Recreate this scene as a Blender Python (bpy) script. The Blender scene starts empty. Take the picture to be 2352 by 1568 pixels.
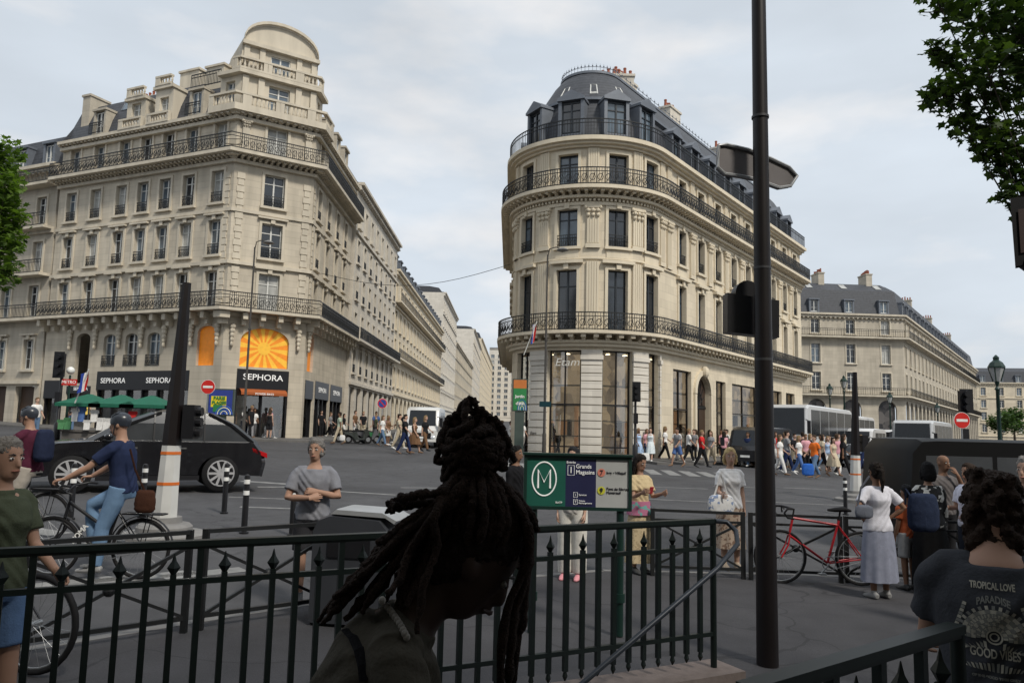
import bpy, math, random
from math import sin, cos, pi as PI, radians as rad, atan2, sqrt
from mathutils import Vector as V, Matrix as M
from mathutils.geometry import tessellate_polygon
from mathutils.bvhtree import BVHTree
R = random.Random(7)
SC = bpy.context.scene; C = SC.collection
F = 1760.; PIT = math.atan(201/F); ROL = .024; H = 1.95
fw = V((0, cos(PIT), sin(PIT))); r0 = V((1, 0, 0)); u0_ = V((0, -sin(PIT), cos(PIT)))
ri = r0*cos(ROL)+u0_*sin(ROL); up = u0_*cos(ROL)-r0*sin(ROL); CAM = V((0, 0, H))
def ray(px, py): return fw+ri*((px-1176)/F)+up*((784-py)/F)
def W(px, py, Y): d = ray(px, py); return CAM+d*(Y/d.y)
def gz(x, y): return -.022*x+.014*y
def G(px, py, off=0.):
    d = ray(px, py); return CAM+d*((off-H)/(d.z+.022*d.x-.014*d.y))
def onz(px, D, off=0.):           # ground point in column px at depth D
    x = W(px, 1000, D).x; return V((x, D, gz(x, D)+off))
# ------------------------------------------------------------ helpers
def tag(o, label, cat, group=None):
    o['label'] = label; o['category'] = cat
    if group: o['group'] = group
    return o
def thing(name, label, cat, loc=(0, 0, 0), rz=0, group=None):
    o = bpy.data.objects.new(name, None); C.objects.link(o); o.empty_display_size = .1
    o.location = loc; o.rotation_euler = (0, 0, rz); return tag(o, label, cat, group)
def WM(o): return (WM(o.parent) if o.parent else M.Identity(4)) @ o.matrix_basis
def inst(name, me, parent=None, loc=(0, 0, 0), rz=0):
    o = bpy.data.objects.new(name, me); C.objects.link(o); o.parent = parent
    o.location = loc; o.rotation_euler = (0, 0, rz); return o
class MB:
    def __init__(s): s.v = []; s.f = []; s.m = []
    def add(s, vs, fs, m=0):
        b = len(s.v); s.v += [tuple(v) for v in vs]
        for f in fs: s.f.append([i+b for i in f]); s.m.append(m)
        return s
    def hexa(s, p, m=0): return s.add(p, [(0, 3, 2, 1), (4, 5, 6, 7), (0, 1, 5, 4), (1, 2, 6, 5), (2, 3, 7, 6), (3, 0, 4, 7)], m)
    def box(s, x0, x1, y0, y1, z0, z1, m=0):
        return s.hexa([(x0, y0, z0), (x1, y0, z0), (x1, y1, z0), (x0, y1, z0), (x0, y0, z1), (x1, y0, z1), (x1, y1, z1), (x0, y1, z1)], m)
    def bar(s, a, b, w, h=None, m=0):
        a = V(a); b = V(b); h = h or w; t = (b-a).normalized()
        q = V((0, 0, 1)) if abs(t.z) < .9 else V((1, 0, 0))
        x = t.cross(q).normalized()*(w/2); y = x.cross(t).normalized()*(h/2)
        return s.hexa([a-x-y, a+x-y, a+x+y, a-x+y, b-x-y, b+x-y, b+x+y, b-x+y], m)
    def tube(s, pts, r, n=8, m=0, ref=None, caps=True, closed=False):
        pts = [V(p) for p in pts]; k = len(pts); vs = []; prev = None
        for i, p in enumerate(pts):
            if closed: t = pts[(i+1) % k]-pts[i-1]
            else: t = pts[min(i+1, k-1)]-pts[max(i-1, 0)]
            t = t.normalized() if t.length > 1e-9 else V((0, 0, 1))
            q = V(ref) if ref else (prev if prev else (V((0, 0, 1)) if abs(t.z) < .8 else V((1, 0, 0))))
            sd = q-t*q.dot(t)
            if sd.length < 1e-4: sd = t.orthogonal()
            sd.normalize(); prev = sd; w = t.cross(sd)
            rr = r[i] if isinstance(r, list) else r
            rx, ry = rr if isinstance(rr, tuple) else (rr, rr)
            vs += [p+sd*(rx*cos(2*PI*j/n))+w*(ry*sin(2*PI*j/n)) for j in range(n)]
        fs = []
        for i in range(k if closed else k-1):
            a = i*n; b = ((i+1) % k)*n
            fs += [(a+j, a+(j+1) % n, b+(j+1) % n, b+j) for j in range(n)]
        if caps and not closed: fs += [tuple(range(n))[::-1], tuple(range((k-1)*n, k*n))]
        return s.add(vs, fs, m)
    def lathe(s, prof, n=16, c=(0, 0, 0), m=0, sx=1, sy=1):
        c = V(c); vs = []
        for r, z in prof: vs += [c+V((r*sx*cos(2*PI*j/n), r*sy*sin(2*PI*j/n), z)) for j in range(n)]
        fs = [(i*n+j, i*n+(j+1) % n, (i+1)*n+(j+1) % n, (i+1)*n+j) for i in range(len(prof)-1) for j in range(n)]
        fs += [tuple(range(n))[::-1], tuple(range((len(prof)-1)*n, len(prof)*n))]
        return s.add(vs, fs, m)
    def ball(s, c, rx, ry=None, rz=None, n=12, m=0):
        ry = ry or rx; rz = rz or rx
        return s.lathe([(max(.001, sin(PI*i/8)), -cos(PI*i/8)*rz) for i in range(9)], n, c, m, rx, ry)
    def slab(s, prof, hw, bev=.06, m=0, sc=.95):
        cx = sum(p[0] for p in prof)/len(prof); cz = sum(p[1] for p in prof)/len(prof); n = len(prof); vs = []
        for y, k in ((-hw, sc), (-hw+bev, 1), (hw-bev, 1), (hw, sc)):
            vs += [(cx+(x-cx)*(1-(1-k)*.5), y, cz+(z-cz)*k) for x, z in prof]
        fs = [(i*n+j, i*n+(j+1) % n, (i+1)*n+(j+1) % n, (i+1)*n+j) for i in range(3) for j in range(n)]
        fs += [tuple(range(n))[::-1], tuple(range(3*n, 4*n))]
        return s.add(vs, fs, m)
    def mesh(s, name, mats, smooth=None):
        me = bpy.data.meshes.new(name); me.from_pydata(s.v, [], s.f)
        for q in (mats if isinstance(mats, (list, tuple)) else [mats]): me.materials.append(q)
        me.polygons.foreach_set('material_index', s.m)
        if smooth:
            me.polygons.foreach_set('use_smooth', [True]*len(s.f)); me.set_sharp_from_angle(angle=rad(smooth))
        me.update(); return me
    def build(s, name, mats, parent=None, smooth=None, world=False):
        o = inst(name, s.mesh(name, mats, smooth), parent)
        if world and parent: o.matrix_basis = WM(parent).inverted()
        return o
def struct(name, mb, mats, smooth=None):
    o = mb.build(name, mats, None, smooth); o['kind'] = 'structure'; return o
# ------------------------------------------------------------ materials
def nodes(name):
    m = bpy.data.materials.new(name); m.use_nodes = True; t = m.node_tree
    return m, t, t.nodes['Principled BSDF']
def math_(t, op, a, b=None, c=None):
    n = t.nodes.new('ShaderNodeMath'); n.operation = op
    for i, x in enumerate((a, b, c)):
        if x is None: continue
        if isinstance(x, (int, float)): n.inputs[i].default_value = x
        else: t.links.new(x, n.inputs[i])
    return n.outputs[0]
def noise_(t, co, scale, det=2, mp=None):
    if mp:
        q = t.nodes.new('ShaderNodeMapping'); q.inputs['Scale'].default_value = mp; t.links.new(co, q.inputs[0]); co = q.outputs[0]
    n = t.nodes.new('ShaderNodeTexNoise'); n.inputs['Scale'].default_value = scale; n.inputs['Detail'].default_value = det
    t.links.new(co, n.inputs['Vector']); return n.outputs['Fac']
def scalecol(t, bsdf, col, fac, inp='Base Color'):
    n = t.nodes.new('ShaderNodeVectorMath'); n.operation = 'SCALE'; n.inputs[0].default_value = col[:3]
    t.links.new(fac, n.inputs['Scale']); t.links.new(n.outputs[0], bsdf.inputs[inp])
_mc = {}
def mat(name, col, rough=.7, metal=0, var=.18, scale=5, bump=0, bscale=60, emit=0, world=False, spec=.4, coat=0):
    key = (name, tuple(col))
    if key in _mc: return _mc[key]
    m, t, b = nodes(name)
    co = t.nodes.new('ShaderNodeNewGeometry').outputs['Position'] if world else t.nodes.new('ShaderNodeTexCoord').outputs['Object']
    f = math_(t, 'MULTIPLY_ADD', noise_(t, co, scale), 2*var, 1-var)
    scalecol(t, b, col, f); b.inputs['Roughness'].default_value = rough; b.inputs['Metallic'].default_value = metal
    b.inputs['Specular IOR Level'].default_value = spec; b.inputs['Coat Weight'].default_value = coat; b.inputs['Coat Roughness'].default_value = .06
    if bump:
        k = t.nodes.new('ShaderNodeBump'); k.inputs['Strength'].default_value = bump; k.inputs['Distance'].default_value = .01
        t.links.new(noise_(t, co, bscale, 2), k.inputs['Height']); t.links.new(k.outputs[0], b.inputs['Normal'])
    if emit:
        scalecol(t, b, col, f, 'Emission Color'); b.inputs['Emission Strength'].default_value = emit
    _mc[key] = m; return m
def stone(name, col, joint=.45, jd=.16, stain=.5):
    m, t, b = nodes(name); g = t.nodes.new('ShaderNodeNewGeometry').outputs['Position']
    s = t.nodes.new('ShaderNodeSeparateXYZ'); t.links.new(g, s.inputs[0])
    a = math_(t, 'MULTIPLY_ADD', noise_(t, g, .35, 3), .5*stain, 1-.27*stain)
    k = math_(t, 'MULTIPLY_ADD', noise_(t, g, 1.8, 4, (1, 1, .15)), .9*stain, 1-.46*stain)
    f = math_(t, 'MULTIPLY', a, k)
    if jd:
        fr = math_(t, 'FRACT', math_(t, 'DIVIDE', s.outputs['Z'], joint)); j = math_(t, 'MULTIPLY', math_(t, 'LESS_THAN', fr, .07), jd)
        row = math_(t, 'FLOOR', math_(t, 'DIVIDE', s.outputs['Z'], joint))
        hor = math_(t, 'ADD', math_(t, 'MULTIPLY', s.outputs['X'], .75), math_(t, 'MULTIPLY', s.outputs['Y'], .8))
        hx = math_(t, 'ADD', math_(t, 'DIVIDE', hor, .9), math_(t, 'MULTIPLY', row, .5))
        wn = t.nodes.new('ShaderNodeTexWhiteNoise'); wn.noise_dimensions = '2D'; cb = t.nodes.new('ShaderNodeCombineXYZ')
        t.links.new(math_(t, 'FLOOR', hx), cb.inputs[0]); t.links.new(row, cb.inputs[1]); t.links.new(cb.outputs[0], wn.inputs['Vector'])
        f = math_(t, 'MULTIPLY', f, math_(t, 'MULTIPLY', math_(t, 'MULTIPLY_ADD', wn.outputs['Value'], .14, .93), math_(t, 'SUBTRACT', 1, j)))
    scalecol(t, b, col, f); b.inputs['Roughness'].default_value = .85; b.inputs['Specular IOR Level'].default_value = .2
    return m
STA = stone('limestone_weathered', (.51, .455, .365), .42, .16, .7)
STB = stone('limestone_clean', (.62, .545, .42), .5, .12, .38)
STC = stone('limestone_grey', (.45, .405, .33), .45, .12, .65)
STD = stone('limestone_pale', (.57, .525, .45), .5, .08, .45)
STW = stone('white_stone_piers', (.63, .59, .52), .42, .3, .25)
TRIM = stone('carved_limestone', (.55, .495, .40), 3., 0, .7)
TRIMB = stone('carved_limestone_clean', (.65, .575, .445), 3., 0, .4)
def slate_():
    m, t, b = nodes('slate'); g = t.nodes.new('ShaderNodeNewGeometry').outputs['Position']
    s = t.nodes.new('ShaderNodeSeparateXYZ'); t.links.new(g, s.inputs[0])
    fr = math_(t, 'FRACT', math_(t, 'DIVIDE', s.outputs['Z'], .24))
    f = math_(t, 'MULTIPLY', math_(t, 'MULTIPLY_ADD', fr, .35, .75), math_(t, 'MULTIPLY_ADD', noise_(t, g, 4, 4), .9, .55))
    scalecol(t, b, (.062, .066, .076), f); b.inputs['Roughness'].default_value = .55; b.inputs['Specular IOR Level'].default_value = .3; return m
SLATE = slate_()
ZINC = mat('zinc', (.14, .155, .18), .5, .2, .2, 3)
IRON = mat('wrought_iron', (.010, .011, .012), .5, 0, .2, 8)
WFR = mat('white_painted_wood', (.6, .6, .57), .5)
DFR = mat('dark_painted_frame', (.022, .027, .034), .4)
def glass_(name, col, rough=.06, sp=.9):
    m, t, b = nodes(name); g = t.nodes.new('ShaderNodeNewGeometry').outputs['Position']
    scalecol(t, b, col, math_(t, 'MULTIPLY_ADD', noise_(t, g, 1.3, 2), 1.6, .2))
    b.inputs['Roughness'].default_value = rough; b.inputs['Specular IOR Level'].default_value = sp; return m
GLD = glass_('dark_glass', (.018, .023, .03)); GLB = glass_('blue_grey_glass', (.09, .12, .15)); GLW = glass_('curtained_glass', (.36, .36, .34), .12, .5)
def shopglass():
    m, t, b = nodes('shop_glass'); o = t.nodes['Material Output']; tr = t.nodes.new('ShaderNodeBsdfTransparent'); gl = t.nodes.new('ShaderNodeBsdfGlossy')
    tr.inputs[0].default_value = (.8, .81, .8, 1); gl.inputs['Roughness'].default_value = .03; mx = t.nodes.new('ShaderNodeMixShader'); mx.inputs[0].default_value = .14
    t.links.new(tr.outputs[0], mx.inputs[1]); t.links.new(gl.outputs[0], mx.inputs[2]); t.links.new(mx.outputs[0], o.inputs[0]); return m
SHG = shopglass()
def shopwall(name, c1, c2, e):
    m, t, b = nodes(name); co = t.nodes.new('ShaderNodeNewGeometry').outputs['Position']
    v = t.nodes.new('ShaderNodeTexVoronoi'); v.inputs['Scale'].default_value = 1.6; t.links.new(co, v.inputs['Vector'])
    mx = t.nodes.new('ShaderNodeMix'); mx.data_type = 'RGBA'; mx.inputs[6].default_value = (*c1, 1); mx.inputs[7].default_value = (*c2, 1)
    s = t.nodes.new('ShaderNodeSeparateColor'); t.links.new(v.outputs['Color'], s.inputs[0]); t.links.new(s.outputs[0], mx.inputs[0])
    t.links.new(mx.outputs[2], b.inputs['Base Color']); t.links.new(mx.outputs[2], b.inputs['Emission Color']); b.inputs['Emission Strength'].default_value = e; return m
SHW = shopwall('glowing_shop_display', (.40, .30, .19), (.13, .10, .075), .95); SHK = shopwall('faintly_glowing_shop_display', (.10, .09, .085), (.012, .012, .014), .16)  # display walls emit their own colour in place of shop lighting
BLK = mat('black_paint', (.010, .010, .012), .4); RED = mat('red_enamel', (.55, .025, .02), .35); WHT = mat('white_paint', (.75, .75, .73), .5)
POT = mat('terracotta', (.27, .085, .05), .8); ORG = mat('orange_poster', (.85, .27, .02), .5, emit=.1); YEL = mat('yellow_poster', (.9, .5, .05), .5, emit=.1)
GRN = mat('bottle_green_paint', (.008, .028, .022), .4, 0, .25, 9); RLM = mat('dark_railing_paint', (.006, .011, .0095), .45, 0, .3, 9, spec=.3); STEEL = mat('galvanised_steel', (.3, .31, .32), .4, .6); ALU = mat('grey_metal', (.36, .37, .38), .45, .3)
RUB = mat('rubber', (.012, .012, .013), .75, spec=.2); CHR = mat('chrome', (.5, .5, .5), .2, .9); POLE = mat('brown_black_pole', (.0085, .006, .0062), .45, 0, .35, 4, spec=.3)
LET = mat('white_lettering', (.8, .8, .78), .5, emit=.2); DGL = mat('car_glass', (.010, .012, .015), .18, 0, .1, 2, spec=.45); ALY = mat('alloy_rim', (.42, .42, .43), .35, .25); TGL = mat('tinted_glass', (.035, .038, .042), .08, 0, .5, 2, spec=.8)
def cloth(c): return mat('fabric', c, .9, 0, .25, 14, .35, 90, spec=.1)
def skin(c): return mat('skin', c, .55, 0, .1, 12, spec=.25)
def txt(s, size, m, parent, mx, shear=0, bold=0, name='lettering', ax='CENTER', sx=1, ext=.004):
    cu = bpy.data.curves.new('t', 'FONT'); cu.body = s; cu.size = size; cu.align_x = ax; cu.align_y = 'CENTER'; cu.extrude = ext; cu.shear = shear; cu.offset = bold; cu.resolution_u = 4
    o = bpy.data.objects.new('t', cu); C.objects.link(o); dg = bpy.context.evaluated_depsgraph_get()
    me = bpy.data.meshes.new_from_object(o.evaluated_get(dg)); bpy.data.objects.remove(o)
    me.materials.clear(); me.materials.append(m); o = inst(name, me, parent); o.matrix_basis = WM(parent).inverted() @ mx @ M.Diagonal((sx, 1, 1, 1)); return o
def frame(p, t2):                 # text frame: x along t2 (plan), y up, z outward
    t = V((t2[0], t2[1], 0)).normalized(); n = V((t.y, -t.x, 0)); m = M.Identity(4)
    for i in range(3): m[i][0] = t[i]; m[i][1] = (0, 0, 1)[i]; m[i][2] = n[i]; m[i][3] = p[i]
    return m
# ------------------------------------------------------------ people
SK = {'l': (.46, .29, .215), 't': (.34, .2, .14), 'd': (.03, .016, .011), 'm': (.2, .11, .07)}
def remesh(mb, vox, sm=3):
    me = bpy.data.meshes.new('t'); me.from_pydata(mb.v, [], mb.f); o = bpy.data.objects.new('t', me); C.objects.link(o)
    a = o.modifiers.new('r', 'REMESH'); a.mode = 'VOXEL'; a.voxel_size = vox
    b = o.modifiers.new('s', 'SMOOTH'); b.factor = .5; b.iterations = sm
    dg = bpy.context.evaluated_depsgraph_get(); e = o.evaluated_get(dg); m2 = e.to_mesh()
    out = MB(); out.add([v.co.copy() for v in m2.vertices], [tuple(p.vertices) for p in m2.polygons]); e.to_mesh_clear()
    bpy.data.objects.remove(o); bpy.data.meshes.remove(me); return out
TM = [(.80, .10, .09), (.86, .158, .112), (.93, .165, .115), (1.05, .145, .10), (1.15, .15, .108), (1.28, .168, .12), (1.35, .155, .105), (1.41, .11, .083), (1.455, .064, .064), (1.50, .055, .057), (1.57, .053, .057)]
TF = [(.80, .10, .09), (.86, .165, .118), (.93, .168, .118), (1.06, .125, .092), (1.15, .132, .10), (1.26, .146, .128), (1.34, .136, .105), (1.40, .095, .08), (1.45, .054, .056), (1.50, .047, .05), (1.57, .046, .05)]
HD = [(-.118, .028, .026, -.052), (-.10, .046, .05, -.04), (-.06, .06, .074, -.018), (-.02, .069, .087, -.006), (.03, .074, .094, .002), (.07, .069, .088, .006), (.10, .05, .066, .008), (.118, .022, .03, .008)]
HR = [(-.085, .05, .03, .062), (-.04, .077, .06, .043), (.0, .084, .072, .038), (.04, .086, .085, .028), (.07, .083, .098, .008), (.105, .064, .083, .004), (.134, .03, .04, .008)]
def hand(mb, w, d, nrm, s, curl, thumb, m=0):
    d = d.normalized(); nrm = (nrm-d*nrm.dot(d)).normalized(); sd = d.cross(nrm).normalized()*thumb
    mb.tube([w-d*.02*s, w+d*.03*s, w+d*.075*s, w+d*.092*s], [(.026*s, .019*s), (.036*s, .016*s), (.041*s, .014*s), (.036*s, .011*s)], 10, m, ref=sd)
    for i, L in enumerate((.068, .078, .072, .056)):
        b = w+d*.086*s+sd*((.03-.02*i)*s); a = .15; pts = [b-d*.01*s, b]
        for j, q in enumerate((.45, .32, .23)):
            a += curl*(.5+.25*j); b = b+(d*cos(a)+nrm*sin(a))*(L*q*s); pts.append(b)
        mb.tube(pts, [.0088*s, .0088*s, .0082*s, .0074*s, .0055*s], 6, m)
    b = w+d*.022*s+sd*.028*s; t = (d*.7+sd*.6+nrm*.25).normalized(); t2 = (d*.95+sd*.15+nrm*.35).normalized()
    mb.tube([b-t*.01*s, b+t*.03*s, b+t*.03*s+t2*.03*s, b+t*.03*s+t2*.052*s], [.012*s, .011*s, .0095*s, .006*s], 6, m)
def person(label, loc, rz, h=1.72, f=0, lean=0, pz=None, legs=((0, .06), (.05, .1)), arms=((.05, .1, .25), (.02, .1, .2)), over=None, hp=0, hy=0, bend=0, bz=1.3, zoff=0,
           top='tee', tc=(.5, .5, .5), bot='trousers', bc=(.03, .04, .07), hair='short', hc=(.03, .02, .015), sk='l', shc=(.05, .05, .05), vox=.013, group=None, curl=.6, hem=None, fat=1., anchor=None):
    k = h/1.75; J = {}; over = over or {}; rz = rad(rz)
    for s, n, (a, kn) in ((1, 'L', legs[0]), (-1, 'R', legs[1])):
        hi = V((s*.09, 0, .89)); kk = hi+V((s*.02, -sin(a), -cos(a)))*.415; b = a-kn; an = kk+V((0, -sin(b), -cos(b)))*.405
        J['hi'+n] = hi; J['kn'+n] = kk; J['an'+n] = an; J['b'+n] = b
    dz = .08-min(J['anL'].z, J['anR'].z) if pz is None else pz/k-.93
    for n in 'LR':
        for q in ('hi', 'kn', 'an'): J[q+n] = J[q+n]+V((0, 0, dz))
    def T(x, y, z):
        if bend and z > bz: e = z-bz; y, z = y*cos(bend)-e*sin(bend), bz+y*sin(bend)+e*cos(bend)
        z -= .93; return V((x, y*cos(lean)-z*sin(lean), y*sin(lean)+z*cos(lean)+.93+dz))
    sw = .150 if f else .174; sw *= (fat+1)/2
    for s, n, (a, ab, e) in ((1, 'L', arms[0]), (-1, 'R', arms[1])):
        sh = T(s*sw, .005, 1.38); el = sh+V((s*sin(ab), -sin(a)*cos(ab), -cos(a)*cos(ab)))*.28; wr = el+V((s*sin(ab*.4), -sin(a+e), -cos(a+e)))*.25
        J['sh'+n] = sh; J['el'+n] = el; J['wr'+n] = wr
    for q, v in over.items(): J[q] = V(v)
    hc_ = T(0, -.012, 1.62); HM = M.Translation(hc_) @ M.Rotation(hy, 4, 'Z') @ M.Rotation(hp, 4, 'X')
    J['head'] = hc_; nn = 14 if vox < .02 else 10; TS = TF if f else TM; X = (1, 0, 0)
    def torso(mb, z0, z1, ex, fx=1):
        ss = [q for q in TS if z0-1e-6 <= q[0] <= z1+1e-6]
        mb.tube([T(0, 0, q[0]) for q in ss], [((q[1]+ex)*fat*fx, (q[2]+ex)*(fat*1.1-.1)*fx) if q[0] < 1.43 else (q[1]+ex, q[2]+ex) for q in ss], nn+4, 0, X)
    def leg(mb, n, ex, end=1., flare=0):
        a, b, c = J['hi'+n], J['kn'+n], J['an'+n]; pts = [a+V((0, 0, .05)), a.lerp(b, .3), b, b.lerp(c, .35), c]; rr = [.088, .082, .056, .054, .036]
        if end < 1: pts = [a+V((0, 0, .05)), a.lerp(b, .4), a.lerp(b, end)]; rr = [.09, .085, .082]
        mb.tube(pts, [r+ex+flare*i/4 for i, r in enumerate(rr)], nn, 0, X)
    def arm(mb, n, ex, end=2.):
        a, b, c = J['sh'+n], J['el'+n], J['wr'+n]; cen = T(0, .005, 1.39); pts = [cen.lerp(a, .45), cen.lerp(a, .85), a.lerp(b, .12), a.lerp(b, .5), b, b.lerp(c, .3), c]; rr = [.05, .05, .05, .045, .038, .039, .026]
        if end < 1: pts = [cen.lerp(a, .45), cen.lerp(a, .85), a.lerp(b, .12), a.lerp(b, end*.6), a.lerp(b, end)]; rr = [.052, .052, .052, .054, .056]
        mb.tube(pts, [(r*(.88 if f else 1)*((fat+1)/2))+ex for r in rr], nn, 0)
    def headp(mb, secs, k2=1, off=(0, 0, 0)):
        mb.tube([HM @ (V((0, y, z))+V(off)) for z, a, b, y in secs], [(a*k2, b*k2) for z, a, b, y in secs], 18, 0, HM.to_3x3() @ V(X))
    bd = MB(); torso(bd, .80, 1.57, 0); headp(bd, HD); bd.tube([T(0, 0, 1.46), T(0, .002, 1.53), HM @ V((0, .015, -.05))], [.056 if not f else .05, .053 if not f else .047, .055], 12)
    bd.tube([HM @ V((0, -.084, .022)), HM @ V((0, -.10, -.012)), HM @ V((0, -.106, -.034)), HM @ V((0, -.09, -.044))], [.009, .013, .016, .01], 8)
    bd.tube([HM @ V((0, -.075, -.058)), HM @ V((0, -.092, -.064)), HM @ V((0, -.075, -.074))], [.016, .018, .016], 8)
    for s in (1, -1): bd.ball(HM @ V((s*.076, .012, -.008)), .012, .022, .032, 8)
    if f: [bd.ball(T(s*.062, -.085, 1.25), .06, .055, .06, 10) for s in (1, -1)]
    for n in 'LR':
        leg(bd, n, 0); arm(bd, n, 0); b = J['b'+n]; an = J['an'+n]; pit = min(0, b)*.8; fd = V((0, -cos(pit), sin(pit))); dn = V((0, sin(pit)*1, -cos(pit)))
        J['heel'+n] = an-fd*.05+dn*.045; J['toe'+n] = an+fd*.19+dn*.055; J['ball'+n] = an+fd*.11+dn*.048
        bd.tube([J['heel'+n], an+fd*.02+dn*.03, J['ball'+n], J['toe'+n]], [(.03, .03), (.04, .045), (.043, .028), (.025, .015)], nn, 0, X)
    B = remesh(bd, vox)
    for s, n in ((1, 'L'), (-1, 'R')):
        d = (J['wr'+n]-J['el'+n]); d = over.get('hd'+n, d); nr = over.get('hn'+n, V((-s, 0, 0))); dd = V(d).normalized(); nv = V(nr)
        th = 1 if (dd.cross(nv)).dot(V((0, -1, .2))) > 0 else -1
        hand(B, J['wr'+n], dd, nv, 1., curl, th)
    if vox < .016:
        for s in (1, -1):
            B.ball(HM @ V((s*.031, -.082, .006)), .015, .008, .0085, 10, 1); B.ball(HM @ V((s*.031, -.0885, .006)), .0065, .004, .0065, 8, 2)
            B.tube([HM @ V((s*.014, -.091, .026)), HM @ V((s*.032, -.0915, .032)), HM @ V((s*.052, -.078, .026))], [.003, .0045, .002], 6, 2)
        B.tube([HM @ V((-.026, -.082, -.067)), HM @ V((0, -.104, -.064)), HM @ V((.026, -.082, -.067))], [.003, .008, .003], 6, 3)
    if anchor is not None: loc = V(anchor)-(M.Rotation(rz, 3, 'Z') @ (V((hc_.x, hc_.y, 0))*k)); loc.z = gz(loc.x, loc.y)+zoff
    root = thing('person', label, 'person', loc, rz, group); root.scale = (k, k, k)
    sko = skin(SK[sk]); B.build('body', [sko, mat('eye_white', (.6, .58, .55) if sk != 'd' else (.12, .11, .1), .3), mat('dark_eye_and_brow', (.02, .012, .01), .6), mat('lips', tuple(c*q for c, q in zip(SK[sk], (.9, .6, .6))), .5)], root, 60)
    tmat = cloth(tc); bmat = cloth(bc); sh = None
    mb = MB(); torso(mb, .86, 1.43 if top != 'tank' else 1.36, .017 if bot == 'dress' else .021)
    mb.tube([T(0, 0, 1.35), T(0, .003, 1.44)], [(.118, .09), (.083, .072)], nn, 0, X)
    if f: [mb.ball(T(s*.062, -.088, 1.25), .068, .062, .066, 10) for s in (1, -1)]
    for n in 'LR':
        if top in ('tee', 'long'): arm(mb, n, .014 if top == 'tee' else .011, .72 if top == 'tee' else 2.)
        else: mb.tube([T((1 if n == 'L' else -1)*.1, 0, 1.33), T((1 if n == 'L' else -1)*.1, .0, 1.41)], [.05, .042], 8)
    sb = remesh(mb, vox*1.1)
    if vox < .016:              # soft folds in the cloth
        for i in range(len(sb.v)): x, y, z = sb.v[i]; w = .005*sin(z*42+x*23+5*sin(x*14+z*6)); r_q = sqrt(x*x+y*y)+.01; sb.v[i] = (x+w*x/r_q, y+w*y/r_q, z)
    sh = sb.build('shirt', tmat, root, 60)
    mb = MB(); nm = 'trousers'
    if bot in ('trousers', 'loose', 'shorts'):
        torso(mb, .80, .93, .016); mb.tube([T(0, 0, .93), T(0, 0, 1.0)], [(.165+.012, .115+.012), (.15, .112)], nn, 0, X)
        for n in 'LR': leg(mb, n, .016 if bot != 'loose' else .028, 1. if bot != 'shorts' else .86, .03 if bot == 'loose' else .008)
        if bot == 'shorts': nm = 'shorts'
        remesh(mb, vox*1.1).build(nm, bmat, root, 60)
    else:
        hem = hem or .5; nm = 'skirt'; z0 = 1.03+dz; pts = []; rr = []
        yl = [J['anL'].y, J['anR'].y]; hd = abs(yl[0]-yl[1])/2; cy = sum(yl)/2
        for i in range(9):
            q = i/8; z = z0+(hem-z0)*q; e = q**.8; pts.append((0, cy*.8*q*(z0-hem)/.95, z)); hw_ = .14+.04*min(1, q*3)+.05*e; rr.append((hw_*fat, .112+.025*min(1, q*3)+(.03+hd*.75)*e))
        mb.tube(pts, rr, 40, 0, X)
        for i in range(len(mb.v)):
            x, y, z = mb.v[i]; q = (z0-z)/(z0-hem); w = 1+.07*q*sin(9*atan2(y, x)); mb.v[i] = (x*w, y*w, z)
        mb.build('skirt', bmat if bot == 'skirt' else tmat, root, 60)
    hb = MB(); hm = mat('hair', hc, .8, 0, .45, 40, .5, 150, spec=.2)
    if hair != 'bald' and hair != 'helmet':
        headp(hb, HR)
        L = {'long': .30, 'bob': .13, 'vlong': .42}.get(hair, 0)
        if L:
            pts = [(0, .035, .07), (0, .055, 0), (0, .07, -L*.5), (0, .075, -L)]
            hb.tube([HM @ V(p) for p in pts], [(.078, .07), (.092, .062), (.095, .048), (.07, .022)], 14, 0, X)
            for s in (1, -1): hb.tube([HM @ V((s*.06, -.01, .07)), HM @ V((s*.087, .008, 0)), HM @ V((s*.09, .012, -L*.55)), HM @ V((s*.08, .018, -L*.9))], [.021, .021, .022, .012], 8)
        if hair == 'pony': hb.tube([HM @ V(p) for p in ((0, .09, .05), (0, .13, .02), (0, .14, -.1), (0, .125, -.26))], [.025, .033, .034, .01], 10)
        if hair in ('curly', 'pony', 'tousled'):
            lo_ = -.15 if hair == 'curly' else -.06; ex = .012 if hair == 'curly' else 0
            for i in range(110):
                a = R.uniform(0, 2*PI); z = R.uniform(lo_, .12); r_ = sqrt(max(.16 if hair == 'curly' else .05, 1-(z/.17)**2)); p = V((cos(a)*(.076+ex)*r_, sin(a)*(.088+ex)*r_+.03, z))
                if p.y > -.03 or z > .07: hb.ball(HM @ p, R.uniform(.012, .026) if hair != 'pony' else R.uniform(.008, .016), n=6)
            if hair == 'curly':
                for i in range(60): hb.ball(HM @ V((R.uniform(-.085, .085), R.uniform(.03, .09), R.uniform(-.2, -.03))), R.uniform(.014, .026), n=6)
        hb = remesh(hb, max(vox*.8, .008), 1)
        if vox < .016:
            for i in range(len(hb.v)): hb.v[i] = tuple(c+R.gauss(0, .0026) for c in hb.v[i])
        hb.build('hair', hm, root, 80)
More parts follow.
